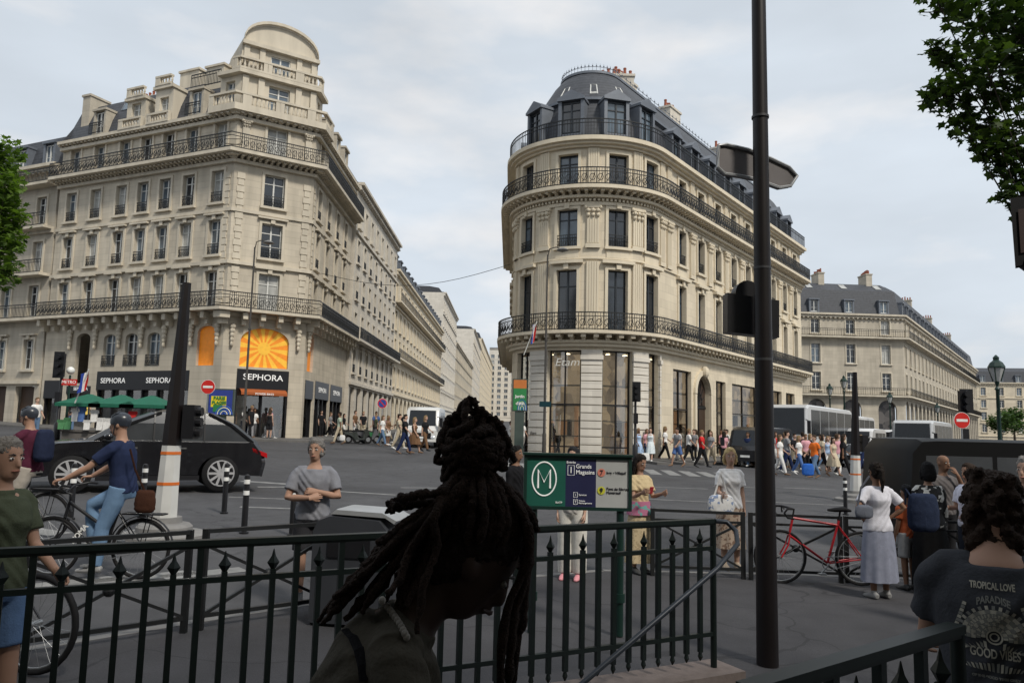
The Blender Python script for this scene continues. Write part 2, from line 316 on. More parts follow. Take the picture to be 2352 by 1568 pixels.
    if hair == 'helmet':
        headp(hb, [(z+.018, a*1.2, b*1.22, y+.006) for z, a, b, y in HD[3:]]); hb.tube([HM @ V((.085, -.01, .03)), HM @ V((.06, -.035, -.09)), HM @ V((0, -.045, -.12)), HM @ V((-.06, -.035, -.09)), HM @ V((-.085, -.01, .03))], .006, 6)
        for i in range(5):
            x = (i-2)*.03; hb.tube([HM @ V((x, -.1+abs(x)*.5, .085)), HM @ V((x*.9, -.02, .142-abs(x)*.3)), HM @ V((x*.8, .07, .12-abs(x)*.4)), HM @ V((x*.8, .112-abs(x)*.4, .06))], .011, 6)
        hb.build('helmet', mat('helmet_shell', hc, .3, spec=.5), root, 50)
    for n in 'LR':
        sb = MB(); a, b_, c = J['heel'+n], J['ball'+n], J['toe'+n]; an = J['an'+n]
        sb.tube([a+(a-b_)*.12, a.lerp(b_, .3)+V((0, 0, .02)), b_, c+(c-b_)*.25], [(.036, .036), (.044, .052), (.05, .036), (.026, .018)], 12, 0, X); sb.tube([a.lerp(b_, .25), an+V((0, .005, .03))], [.045, .042], 10)
        remesh(sb, max(vox, .012), 2).build('shoe', mat('shoe_leather', shc, .6), root, 60)
    return root, J, sh, k
def recopy(src, loc, rz, k, label, tc, bc, hc=None, sk=None, shc=None):
    r = src.copy(); C.objects.link(r); r.location = loc; r.rotation_euler = (0, 0, rad(rz)); r.scale = (k, k, k); r['label'] = label
    for ch in src.children:
        c = ch.copy(); C.objects.link(c); c.parent = r; n = ch.name.split('.')[0]
        q = {'shirt': cloth(tc), 'trousers': cloth(bc), 'shorts': cloth(bc), 'skirt': cloth(bc), 'hair': mat('hair', hc, .8, 0, .45, 40, .5, 150, spec=.2) if hc else None, 'body': skin(SK[sk]) if sk else None, 'shoe': mat('shoe_leather', shc, .6) if shc else None}.get(n)
        if q and c.material_slots: c.material_slots[0].link = 'OBJECT'; c.material_slots[0].material = q
    return r
w_ = (.68, .67, .65); k_ = (.018, .018, .02); b_ = (.09, .16, .36); lb = (.36, .48, .66); r_ = (.5, .03, .03); o_ = (.75, .17, .03); g_ = (.08, .22, .1); be = (.48, .41, .30); gy = (.22, .22, .23)
nv = (.018, .028, .075); pk = (.62, .32, .36); ol = (.09, .1, .06); bw = (.16, .09, .05); dn = (.12, .19, .30); yl = (.7, .5, .12)
wk = ((.38, .12), (-.28, .22)); wk2 = ((-.3, .25), (.36, .1))
PR = {
 'wm': dict(legs=wk, arms=((-.3, .1, .3), (.35, .1, .45))), 'ws': dict(legs=wk2, arms=((.3, .1, .5), (-.25, .1, .3)), bot='shorts'),
 'sm': dict(arms=((.1, .14, .6), (.05, .12, .2))), 'ww': dict(f=1, legs=wk2, arms=((.25, .1, .7), (-.2, .1, .2)), hair='long', h=1.66), 'wd': dict(f=1, legs=wk, bot='dress', top='tank', hem=.42, hair='long', h=1.65, arms=((-.2, .1, .3), (.2, .1, .4))),
 'ss': dict(f=1, bot='shorts', hair='long', h=1.66, top='tank', arms=((.3, .1, 1.6), (.05, .1, .2)))}
CROWD = [
 (78, 1005, 'sm', 60, w_, dn, 'person in white top standing left of the souvenir stall'), (197, 985, 'ss', 20, yl, k_, 'person in yellow top browsing at the left end of the souvenir stall'), (222, 982, 'sm', 160, r_, dn, 'person in red top with back turned at the souvenir stall'),
 (302, 972, 'sm', 0, be, be, 'person in beige standing under the right end of the green stall roof'), (345, 978, 'ww', -80, k_, k_, 'person in black walking past the right side of the stall'), (255, 985, 'ww', 70, ol, k_, 'person in olive top at the middle of the souvenir stall'), (162, 990, 'sm', -30, k_, dn, 'person in black top at the left of the yellow top by the stall'),
 (556, 1000, 'sm', 30, gy, k_, 'person in grey top queueing at the far left of the shop corner entrance'), (574, 1002, 'ss', -20, be, k_, 'person in beige top and dark shorts in queue by the shop entrance'), (590, 1004, 'ww', 80, w_, dn, 'person in white top and jeans walking before the orange awning'), (603, 998, 'sm', 10, pk, dn, 'person in pink top standing under the orange awning'),
 (617, 1008, 'ss', 170, k_, k_, 'person in black top and shorts with back turned, left of a pair'), (638, 1006, 'ss', 150, nv, k_, 'person in navy top and black shorts with bare legs, right of a pair'), (655, 996, 'ww', -70, gy, dn, 'person in grey top leaving the shop entrance to the left'), (582, 997, 'sm', 180, k_, k_, 'person in black with back turned facing the shop entrance'), (628, 997, 'ww', 0, r_, k_, 'person in red top in the middle of the shop entrance'),
 (690, 1000, 'sm', 0, w_, k_, 'person in white tee leaning at stone corner right of the entrance'), (708, 1000, 'sm', -10, w_, gy, 'second person in white tee at the stone corner, grey trousers'), (736, 1003, 'sm', 40, k_, k_, 'person all in black beside the dark side shopfront'), (757, 1003, 'ww', 90, gy, k_, 'person in grey top walking right by the parked scooters'), (778, 1018, 'wm', -85, (.4, .46, .36), be, 'person in pale green shirt striding left with a white bag'),
 (877, 1023, 'ww', 80, w_, dn, 'person in white top and jeans at the left of the crossing group'), (890, 1022, 'ss', 60, bw, w_, 'person in brown top and white shorts in the crossing group'), (915, 1030, 'wm', 85, be, be, 'person in beige jacket and trousers crossing the road'), (928, 1040, 'wm', 85, k_, nv, 'person in black tee striding across the road ahead of the beige one'), (950, 1040, 'wd', 80, bw, bw, 'person in short brown dress crossing beside the white van'), (975, 1035, 'ww', 60, k_, bw, 'person with long dark hair crossing in front of the white van'),
 (1152, 1030, 'wm', -70, b_, nv, 'person in blue shirt walking at the left of the group before the poster'), (1172, 1034, 'wm', 70, w_, w_, 'person dressed all in white walking before the poster panel'), (1198, 1040, 'ww', 20, w_, (.55, .53, .5), 'person in white with wide pale trousers under the shop poster'), (1212, 1036, 'sm', 30, (.6, .58, .55), be, 'person in cream top beside the wide pale trousers'), (1226, 1034, 'wm', 80, gy, k_, 'person in grey top and black trousers walking right by the shop corner'),
 (1372, 1043, 'ss', 0, k_, dn, 'person in black top standing right of the distant cyclist'), (1404, 1046, 'wm', -60, k_, k_, 'person in black clothes walking by the shop doorway'), (1424, 1048, 'ww', 40, k_, be, 'person in black top and beige trousers left of the traffic light'),
 (1466, 1058, 'wd', 30, lb, lb, 'person in pale blue dress right of the traffic light'), (1494, 1060, 'wd', -20, (.58, .64, .66), (.58, .64, .66), 'person in long pale dress carrying white bag'), (1536, 1050, 'ww', 30, lb, w_, 'person in light blue shirt and white trousers by the shop window'), (1556, 1070, 'ws', -60, gy, b_, 'person in grey tee and blue shorts stepping off the kerb'), (1582, 1062, 'wm', 85, w_, k_, 'person in white tee and dark trousers by the arched doorway'), (1612, 1072, 'wm', 60, r_, k_, 'person in bright red tee walking on the crossing'),
 (1645, 1045, 'ws', 20, k_, gy, 'person in black tee and grey shorts right of the red tee'), (1670, 1052, 'wm', -80, w_, nv, 'person in white shirt half hidden left of the big pole'), (1702, 1066, 'ww', 50, k_, dn, 'person in black tee just left of the big pole'), (1718, 1070, 'wm', -40, nv, dn, 'person in navy tee touching the left edge of the big pole'),
 (1792, 1090, 'ww', 60, w_, w_, 'person in white blouse and trousers right of the big pole'), (1808, 1084, 'wm', 80, gy, nv, 'person in grey tee second right of the big pole'), (1836, 1088, 'ww', 50, w_, b_, 'person in white top and blue trousers in the right crossing crowd'), (1872, 1096, 'wm', -70, o_, dn, 'person in orange shirt walking with blue bag'), (1852, 1080, 'sm', 0, pk, k_, 'person in pink top half hidden behind the orange shirt'), (1915, 1092, 'wd', 20, be, be, 'person in beige dress walking left of the white signal post'), (1938, 1092, 'ww', 80, k_, k_, 'person in black directly left of the white signal post'), (1826, 1076, 'wm', 20, k_, be, 'person in black tee behind the white blouse'),
 (1508, 1052, 'wm', 70, w_, be, 'person in white tee and beige trousers behind the long pale dress'), (1524, 1048, 'sm', 10, nv, dn, 'person in navy top by the shop window left of the light blue shirt'), (1570, 1050, 'ss', 0, w_, dn, 'person in white sleeveless top beside the grey tee at the kerb'), (1598, 1056, 'ww', -70, be, w_, 'person in beige top and white trousers just left of the red tee'), (1630, 1050, 'ww', 60, k_, gy, 'person in black top and grey trousers behind the red tee'),
 (1657, 1050, 'ss', -40, pk, k_, 'person in pink top between the grey shorts and the white shirt'), (1690, 1056, 'wm', 80, gy, be, 'person in grey tee and beige trousers near the black minibus'), (1782, 1072, 'sm', 0, r_, k_, 'person in red top partly hidden right of the big pole'), (1800, 1070, 'wd', 30, g_, g_, 'person in green dress behind the white blouse'), (1816, 1068, 'sm', -50, b_, k_, 'person in blue tee in the middle of the right crossing crowd'),
 (1845, 1070, 'wm', 60, w_, gy, 'person in white tee and grey trousers behind the pink top'), (1862, 1074, 'ww', 70, k_, be, 'person in black top and beige trousers behind the orange shirt'), (1890, 1078, 'wm', 85, w_, dn, 'person in white tee and jeans just right of the orange shirt'), (1902, 1082, 'ss', 0, lb, w_, 'person in light blue top left of the beige dress'), (1927, 1076, 'sm', 20, gy, k_, 'person in grey top between the beige dress and the black clothes'), (1980, 1084, 'wm', -70, lb, nv, 'person in light blue shirt just right of the white signal post'),
 (1126, 1024, 'ww', 70, k_, dn, 'person in black top at the far left of the group near the poster'), (1240, 1036, 'sm', 160, nv, be, 'person in navy top with back turned at the shop corner post'), (862, 1008, 'sm', 20, b_, k_, 'person in blue top standing by the green scooter')]
NUM = ["first", "second", "third", "fourth", "fifth", "sixth", "seventh", "eighth", "ninth", "tenth", "eleventh", "twelfth", "thirteenth", "fourteenth", "fifteenth", "sixteenth", "seventeenth", "eighteenth", "nineteenth", "twentieth", "twenty-first", "twenty-second"]
CN = {w_: 'white', k_: 'black', b_: 'blue', lb: 'sky-blue', r_: 'red', be: 'beige', gy: 'grey', nv: 'navy', pk: 'pink', dn: 'denim', bw: 'brown', ol: 'olive'}
R2 = random.Random(3)
for n_, px0, dx, fy, row in ((22, 1478, 24, lambda p: 1041+max(0, p-1600)*.075, 'in the right back row'), (12, 1246, 19, lambda p: 1038, 'before the rounded shop front'), (9, 786, 26, lambda p: 1006+(p-786)*.06, 'across the narrow street mouth'), (7, 1010, 18, lambda p: 1018, 'beyond the foreground head'),
                             (13, 1488, 36, lambda p: 1058+max(0, p-1600)*.085, 'in the right middle row'), (9, 536, 17, lambda p: 1003, 'outside the corner shop')):
    for i in range(n_):
        px = px0+dx*i+R2.uniform(-6, 6); tc = R2.choice([w_, w_, k_, k_, be, gy, nv, lb, pk, bw, ol]); bc = R2.choice([k_, dn, be, w_, nv, gy]); pr = R2.choice(['wm', 'ww', 'sm', 'ww', 'wm'])
        CROWD.append((px, fy(px)+R2.uniform(-3, 4), pr, R2.choice([70, -70, 30, -40, 160, 85, -85]), tc, bc, f'person in {CN[tc]} top and {CN[bc]} trousers, {NUM[i]} from left {row}'))
first = {}
for i, (px, py, pr, rz, tc, bc, lab) in enumerate(CROWD):
    p = G(px, py, -.05); hcs = R.choice([(.02, .014, .01), (.05, .03, .018), (.12, .075, .04), (.22, .15, .08)]); sk_ = R.choice('llltm'); sh_ = R.choice([k_, w_, bw])
    if pr not in first:
        kw = dict(PR[pr]); q = first[pr] = person(lab, p, rz, tc=tc, bc=bc, hc=hcs, sk=sk_, shc=sh_, vox=.02, **kw)[0]; q.scale = [x*1.13 for x in q.scale]
    else:
        q = first[pr]; recopy(q, p, rz, q.scale[0]*R.uniform(.95, 1.06), lab, tc, bc, hcs, sk_, sh_)
# ---- mid-distance people with their own poses
pG = lambda px, D, off=0: onz(px, D, off)
def blotch(name, a, b, sc, pos=.55):
    m, t, bs = nodes(name); co = t.nodes.new('ShaderNodeTexCoord').outputs['Object']; r2 = t.nodes.new('ShaderNodeValToRGB'); r2.color_ramp.interpolation = 'CONSTANT'
    r2.color_ramp.elements[0].color = (*a, 1); r2.color_ramp.elements[1].color = (*b, 1); r2.color_ramp.elements[1].position = pos
    t.links.new(noise_(t, co, sc, 2), r2.inputs[0]); t.links.new(r2.outputs[0], bs.inputs['Base Color']); bs.inputs['Roughness'].default_value = .9; return m
def remat(root, part, m):
    for c in root.children:
        if c.name.split('.')[0] == part: c.data.materials[0] = m
person('person in grey tee and dark shorts standing with folded arms', pG(727, 8.1), 12, h=1.64, tc=(.2, .205, .23), bot='shorts', bc=(.03, .03, .034), hair='tousled', hc=(.16, .152, .145), sk='t', fat=1.08, vox=.01, hy=-.25,
       over={'elL': (.27, -.08, 1.12), 'wrL': (.04, -.215, 1.19), 'elR': (-.27, -.08, 1.11), 'wrR': (-.02, -.26, 1.125), 'hdL': (-1, .1, .1), 'hnL': (0, .6, -.4), 'hdR': (1, .25, .3), 'hnR': (0, .6, -.2)}, curl=.7)
person('person with grey hair in olive tee and denim shorts walking at left edge', pG(18, 4.5), 70, h=1.70, f=1, top='tee', tc=(.06, .07, .045), bot='shorts', bc=(.09, .15, .27), hair='pony', hc=(.17, .155, .14), sk='t', vox=.01, legs=((.12, .1), (-.2, .25)), arms=((.3, .08, .6), (-.1, .1, .3)), fat=1.06)
bl_ = person('person with fair bob hair in white tee and beige floral skirt holding tote bag', pG(1676, 11.), 2, h=1.67, f=1, tc=(.82, .81, .81), bot='skirt', bc=(.42, .33, .25), hem=.30, hair='bob', hc=(.66, .50, .26), sk='l', vox=.011, shc=(.5, .4, .3), arms=((.02, .1, .2), (.15, .16, 1.3)), hy=-.15)[0]
remat(bl_, 'skirt', blotch('floral_fabric', (.46, .36, .28), (.22, .14, .10), 22, .54))
yw_ = person('person in long beige dress and colourful wrap looking at phone beside the metro sign', pG(1470, 10.4), 25, h=1.54, f=1, top='tee', tc=(.50, .40, .24), bot='dress', hem=.16, hair='long', hc=(.018, .014, .012), sk='t', vox=.011, arms=((.35, .1, 1.5), (.4, .1, 1.5)), hp=.25, hy=.2)[0]
remat(yw_, 'skirt', blotch('patterned_dress', (.50, .40, .25), (.36, .28, .17), 26, .55))
q = MB(); q.tube([(0, 0, .86), (0, 0, .95), (0, 0, 1.06)], [(.215, .17), (.2, .155), (.168, .135)], 24, 0, (1, 0, 0)); q.build('wrap', blotch('striped_wrap', (.35, .12, .2), (.12, .3, .28), 8), yw_, 60)
q = MB(); q.tube([(-.06, -.36, 1.2), (-.06, -.40, 1.3)], [(.036, .006)]*2, 4, 0, (1, 0, 0)); o = q.build('phone', mat('red_phone_case', (.4, .03, .04), .4)); o.matrix_basis = WM(yw_); tag(o, 'small red phone held by the person in long beige dress', 'phone')
person('person in loose white trousers and pink shoes hidden above by the metro sign', pG(1318, 9.8), -20, h=1.62, f=1, tc=(.4, .38, .36), bot='loose', bc=(.62, .60, .55), hair='short', hc=k_, sk='l', vox=.013, shc=(.6, .25, .28))
person('person in dark jacket standing behind the left edge of the metro sign', pG(1186, 11.6, -.12), 60, h=1.66, top='long', tc=(.012, .012, .014), bc=k_, hair='curly', hc=(.01, .01, .01), sk='m', vox=.014)
person('person in white tee and long grey blue skirt seen from behind with hand on hip', pG(2010, 9.5), 190, h=1.61, f=1, tc=(.60, .60, .66), bot='skirt', bc=(.22, .235, .30), hem=.22, hair='pony', hc=(.016, .012, .01), sk='m', vox=.011, fat=1.06, shc=(.25, .25, .25),
       over={'elL': (.34, .08, 1.17), 'wrL': (.19, -.03, 1.02), 'elR': (-.34, .08, 1.17), 'wrR': (-.19, -.03, 1.02), 'hdL': (-.8, -.4, -.4), 'hdR': (.8, -.4, -.4), 'hnL': (0, -1, 0), 'hnR': (0, -1, 0)}, curl=.4)
pp_ = person('person in black and white patterned top wearing a headscarf and navy rucksack', pG(2128, 9.9), 168, h=1.63, f=1, top='long', tc=(.09, .09, .09), bot='skirt', bc=(.012, .012, .013), hem=.12, hair='bob', hc=(.012, .012, .013), sk='t', vox=.012, fat=1.1)[0]
remat(pp_, 'shirt', blotch('black_white_pattern', (.012, .012, .013), (.5, .5, .48), 9, .56))
person('person with shaved head touching face beside the black van', pG(2162, 11.4, -.0), 20, h=1.70, tc=(.12, .11, .11), bc=k_, hair='bald', sk='m', vox=.012, over={'elL': (.2, -.2, 1.2), 'wrL': (.06, -.2, 1.47), 'hdL': (-.3, .3, .8), 'hnL': (-.3, 1, 0)})
person('person in white tee with short dark hair before the black van', pG(2222, 10.2), -75, h=1.63, tc=(.62, .62, .72), bc=(.03, .035, .05), hair='short', hc=(.03, .02, .015), sk='t', vox=.012, arms=((.1, .12, 1.2), (.2, .1, 1.4)))
person('child in orange tee and grey shorts between two standing grown people', pG(2078, 10.1), 200, h=1.32, tc=(.42, .10, .04), bot='shorts', bc=(.3, .3, .3), hair='short', hc=k_, sk='m', vox=.013)
person('person with grey hair at far right edge of the pavement', pG(2356, 7.6), -60, h=1.80, tc=(.09, .08, .08), bc=k_, hair='tousled', hc=(.24, .225, .21), sk='l', vox=.012)
bigp, bigJ, bigS, bigk = person('person with brown curly hair in dark grey printed tee seen from behind at railing', V((0, 0, 0)), 151, anchor=W(2278, 1180, 3.02), h=1.84, tc=(.042, .044, .051), bc=(.03, .03, .04), hair='curly', hc=(.024, .014, .0095), sk='t', vox=.01, fat=1.1, hp=.12, bend=.4, bz=1.43, arms=((.5, .12, .7), (.5, .12, .7)))
bv = BVHTree.FromPolygons([v.co for v in bigS.data.vertices], [tuple(p.vertices) for p in bigS.data.polygons])
PRN = mat('cream_print', (.34, .32, .265), .8, 0, .4, 60); PRG = mat('grey_print', (.165, .165, .15), .8, 0, .4, 60)
XO = .02
def onback(o):
    for v in o.data.vertices:
        v.co.x += XO; h_ = bv.ray_cast(V((v.co.x, .6, v.co.z)), V((0, -1, 0)))[0]
        v.co.y = (h_.y if h_ else .15)+.005
    o.name = 'shirt_print'
def backtext(s, size, z, m=PRN, sx=1, arc=0):
    o = txt(s, size, m, bigp, M.Identity(4), name='shirt_print', ext=0, bold=.0009); o.matrix_basis = M.Identity(4)
    for v in o.data.vertices: v.co = V((-v.co.x*sx, .3, v.co.y+z-arc*(v.co.x*sx)**2))
    onback(o)
backtext('TROPICAL LOVE', .031, 1.360, PRN, .58); backtext('PARADISE', .032, 1.318, PRG, .7, 5); backtext('GOOD VIBES', .042, 1.138, PRN, .6); backtext('OF THE GOOD TIMES ONLY', .011, 1.06, PRG)
mb = MB()
for i in range(17):                 # palm-like rosette of fronds between the lines of lettering
    a = PI*i/16; n = 6
    for q in range(n):
        t0 = .026+.085*q/n; t1 = t0+.078/n; w0 = .0105*sin(PI*(q+.5)/n)+.0022
        c, s = cos(a), sin(a); P0 = lambda t, w: V((c*t-s*w, .3, 1.195+s*t*.95+c*w)); mb.add([P0(t0, -w0), P0(t1, -w0), P0(t1, w0), P0(t0, w0)], [(0, 1, 2, 3)], (i+q) % 2)
for i in range(22):
    a = 2*PI*i/22
    for rr, w0 in ((.020, .0026), (.010, .0024)): mb.add([V((cos(a+d)*(rr+e), .3, 1.195+sin(a+d)*(rr+e))) for d, e in ((0, 0), (.29, 0), (.29, w0*2), (0, w0*2))], [(0, 1, 2, 3)], 0)
for s in (1, -1):
    for i in range(9):
        mb.add([V((s*(.024+.011*i), .3, 1.176-.006*i)), V((s*(.033+.011*i), .3, 1.179-.004*i)), V((s*(.030+.009*i), .3, 1.158-.001*i)), V((s*(.022+.009*i), .3, 1.154-.001*i))], [(0, 1, 2, 3)], i % 2)
        mb.add([V((s*(.004+.012*i), .3, 1.108-.002*i)), V((s*(.012+.012*i), .3, 1.11-.002*i)), V((s*(.010+.011*i), .3, 1.08+.001*i)), V((s*(.003+.011*i), .3, 1.078+.001*i))], [(0, 1, 2, 3)], (i+1) % 2)
        mb.add([V((s*(.112-.004*i), .3, 1.19+.0125*i)), V((s*(.124-.004*i), .3, 1.193+.0125*i)), V((s*(.120-.004*i), .3, 1.203+.0125*i)), V((s*(.110-.004*i), .3, 1.2+.0125*i))], [(0, 1, 2, 3)], i % 2)
o = mb.build('shirt_print', [PRN, PRG], bigp); onback(o)
# ---- foreground person with locs, head bowed, profile to the right, standing on the low plinth
hd_t = W(1085, 1300, 1.72)
dr, dJ, dS, dk = person('person with long dark locs tied up in a bunch, head bowed, in the near foreground', V((0, 0, 0)), 98, anchor=hd_t, zoff=.165, h=1.66, f=1, lean=.24, bend=.48, bz=1.36, hp=.66, top='tee', tc=(.046, .041, .032), bot='trousers', bc=(.02, .02, .024), hair='short', hc=(.010, .006, .005), sk='d', vox=.008, arms=((.35, .1, .7), (.3, .1, .5)))
hb = MB(); q = lambda px, py, d=0: W(px, py, 1.72+d)
def strand(pts, r, n=7):
    P_ = [V(p) for p in pts]; out = []
    for i in range(len(P_)-1):
        for j in range(7):
            t = j/7; a = P_[max(i-1, 0)]; b = P_[i]; c = P_[i+1]; d = P_[min(i+2, len(P_)-1)]
            out.append(.5*((2*b)+(c-a)*t+(2*a-5*b+4*c-d)*t*t+(3*b-a-3*c+d)*t**3))
    out.append(P_[-1]); L = len(out); hb.tube([o+V((R.gauss(0, .0014), R.gauss(0, .0014), R.gauss(0, .0014))) for o in out], [r*R.uniform(.75, 1.22)*(1 if i < L-3 else .7) for i in range(L)], n)
U = R.uniform
for i in range(40):                # coiled, ragged bunch on top of the head
    a = U(0, 2*PI); b = U(-1., .7); P_ = []
    for j in range(5):
        aa = a+j*.7; bb = b+.25*sin(j*1.3+i); P_.append(q(1085+(58+U(-12, 16))*cos(aa)*cos(bb), 1032-70*bb+U(-14, 14), .065*sin(aa)*cos(bb)))
    strand(P_, U(.0075, .0115))
for x, y in ((1062, 925), (1074, 914), (1098, 938), (1130, 962), (1046, 950), (1150, 1005), (1018, 985), (1112, 950), (1010, 1020), (1160, 1035), (1028, 1060), (1030, 960), (1140, 980)): strand([q(1085+(x-1085)*.4, 1030, U(-.05, .05)), q(x-6, y+40, U(-.03, .03)), q(x, y+6, 0), q(x+10, y+4, .0), q(x+22, y+24, .0)], U(.008, .0105))
hb.ball(q(1096, 1172), .084, .08, .088, 20)
tg = [(885, 1165), (900, 1150), (893, 1158), (930, 1205), (905, 1228), (870, 1252), (850, 1270), (836, 1304), (800, 1342), (772, 1370), (745, 1408), (730, 1425), (818, 1322), (880, 1296), (762, 1392), (860, 1340), (790, 1420), (830, 1400)]
for i in range(46):
    x, y = tg[i % 18]; x += U(-4, 16); y += U(-6, 8); d = U(-.10, .05); s = U(0, 1)
    strand([q(1048+60*s, 1092, d*.5), q(1018+30*s, 1128+30*s, d*.9), q(1000+(x-1000)*.38+U(-10, 10), 1128+(y-1128)*.42+20*s, d), q(1000+(x-1000)*.75+U(-10, 10), 1128+(y-1128)*.76+8*s, d), q(x, y, d*.9)], U(.0072, .0108))
for i in range(30):                # over the skull, ending at the hairline or behind the ear
    s = U(-1, 1); d = -.1*cos(s*1.2)*U(.7, 1.05); strand([q(1088+45*s, 1090, d*.4), q(1090+80*s, 1140, d*.9), q(1088+98*s, 1200, d*1.02), q(1076+98*s, 1240+U(-8, 10), d)], U(.0085, .0115))
for i in range(14):
    d = U(-.12, .08); x = U(915, 985); strand([q(1030, 1110, d*.5), q(1000, 1180, d), q(x+20, 1260, d), q(x-5, 1330, d-.02), q(x-30+U(-18, 14), 1400+U(-50, 60), d-.04)], U(.0078, .0108))
for i in range(7):
    d = U(-.01, .12); strand([q(1130, 1095, d*.5), q(1180, 1150, d), q(1208, 1205, d), q(1206, 1250+U(-10, 10), d), q(1196+U(-8, 6), 1290+U(-20, 20), d)], U(.008, .0105))
for x, d, y in ((1186, .04, 1450), (1166, -.03, 1610), (1146, -.05, 1650), (1178, .05, 1570)): strand([q(1150, 1110, d*.5), q(1208, 1195, d), q(1212, 1290, d), q(x+14, 1420, d), q(x, y, d)], .0108)
strand([q(1140, 1100, 0), q(1190, 1145, .02), q(1220, 1185, .02), q(1234, 1218, .02)], .0105)
hb.build('locs', mat('brown_black_locs', (.019, .011, .0078), .9, 0, .85, 60, .9, 200, spec=.15), dr, 60, world=True)
def onbody(px, py, off):          # point lying on the front-most surface of the foreground figure
    bpy.context.view_layer.update(); best = None; d = ray(px, py).normalized()
    for c in dr.children:
        if c.name.split('.')[0] not in ('body', 'shirt'): continue
        im = c.matrix_world.inverted(); o_ = im @ CAM; dd = (im.to_3x3() @ d).normalized(); hit, loc, nr, _ = c.ray_cast(o_, dd)
        if hit: w = c.matrix_world @ loc; L = (w-CAM).length; best = L if best is None or L < best else best
    return CAM+d*((best or 1.6)-off)
nb = MB(); NP = [onbody(878+56*i/11+4*sin(PI*i/11), 1378+84*i/11, .006) for i in range(12)]
for p in NP: nb.ball(p, .0072, .006, .0082, 8)
nb.tube(NP, .002, 5); tag(nb.build('shell_necklace', mat('pale_shell', (.17, .155, .135), .5)), 'short necklace of pale shells round the neck of the person with locs', 'necklace')
sb = MB(); sb.tube([onbody(*p, .004) for p in ((795, 1445), (812, 1462), (825, 1490), (834, 1525), (838, 1562))], [(.011, .003)]*5, 8, 0, (1, 0, 0)); tag(sb.build('bag_strap', cloth((.006, .006, .007))), 'narrow black bag strap over the shoulder of the person with locs', 'strap')
# ------------------------------------------------------------ bags
def bag(label, loc, rz, w, h, d, col, name='bag', strap=None, cat='bag', pat=None):
    mb = MB(); mb.tube([(0, 0, 0), (0, 0, h*.12), (0, 0, h*.55), (0, 0, h*.92), (0, 0, h)], [(w*.36, d*.36), (w*.5, d*.5), (w*.52, d*.5), (w*.45, d*.36), (w*.34, d*.2)], 20, 0, (1, 0, 0))
    t = thing(name, label, cat, loc, rad(rz)); q = remesh(mb, .02, 2)
    for i in range(len(q.v)): q.v[i] = tuple(c+R.gauss(0, .002) for c in q.v[i])
    q.build('pouch', pat or cloth(col), t, 60)
    if strap:
        s = MB(); s.tube(strap, [(.012, .005)]*len(strap), 6, 0, (1, 0, 0)); s.build('strap', cloth(tuple(c*.7 for c in col)), t, 60)
    return t
o = W(1656, 1180, 10.72); bag('white tote bag with blue print held by person with fair hair', o, 10, .38, .26, .14, w_, 'tote_bag', [(-.1, 0, .24), (-.02, .05, .40), (.05, .12, .54), (.1, .1, .4), (.1, 0, .24)], pat=blotch('blue_print_canvas', (.62, .62, .62), (.2, .26, .40), 12, .58))
bag('navy rucksack on the back of the person in patterned top', W(2122, 1220, 9.62), -10, .36, .46, .2, (.02, .028, .055), 'rucksack', [(-.12, .05, .42), (-.13, .2, .5), (-.13, .24, .3)])
bag('small grey shoulder bag at hip of person in long grey blue skirt', W(1985, 1190, 9.33), 0, .22, .16, .08, (.12, .13, .16), 'shoulder_bag', [(-.08, 0, .12), (-.02, .02, .36), (.1, .05, .5)])
bag('white paper bag carried by the person in pale green shirt', G(786, 1012, .35), 0, .3, .3, .12, w_, 'shopping_bag')
bag('blue bag carried by the person in orange shirt', G(1856, 1092, .5), 0, .4, .4, .15, (.03, .12, .45), 'shopping_bag')
bag('white bag carried by the person in long pale dress', G(1482, 1058, .3), 0, .4, .35, .12, w_, 'shopping_bag')
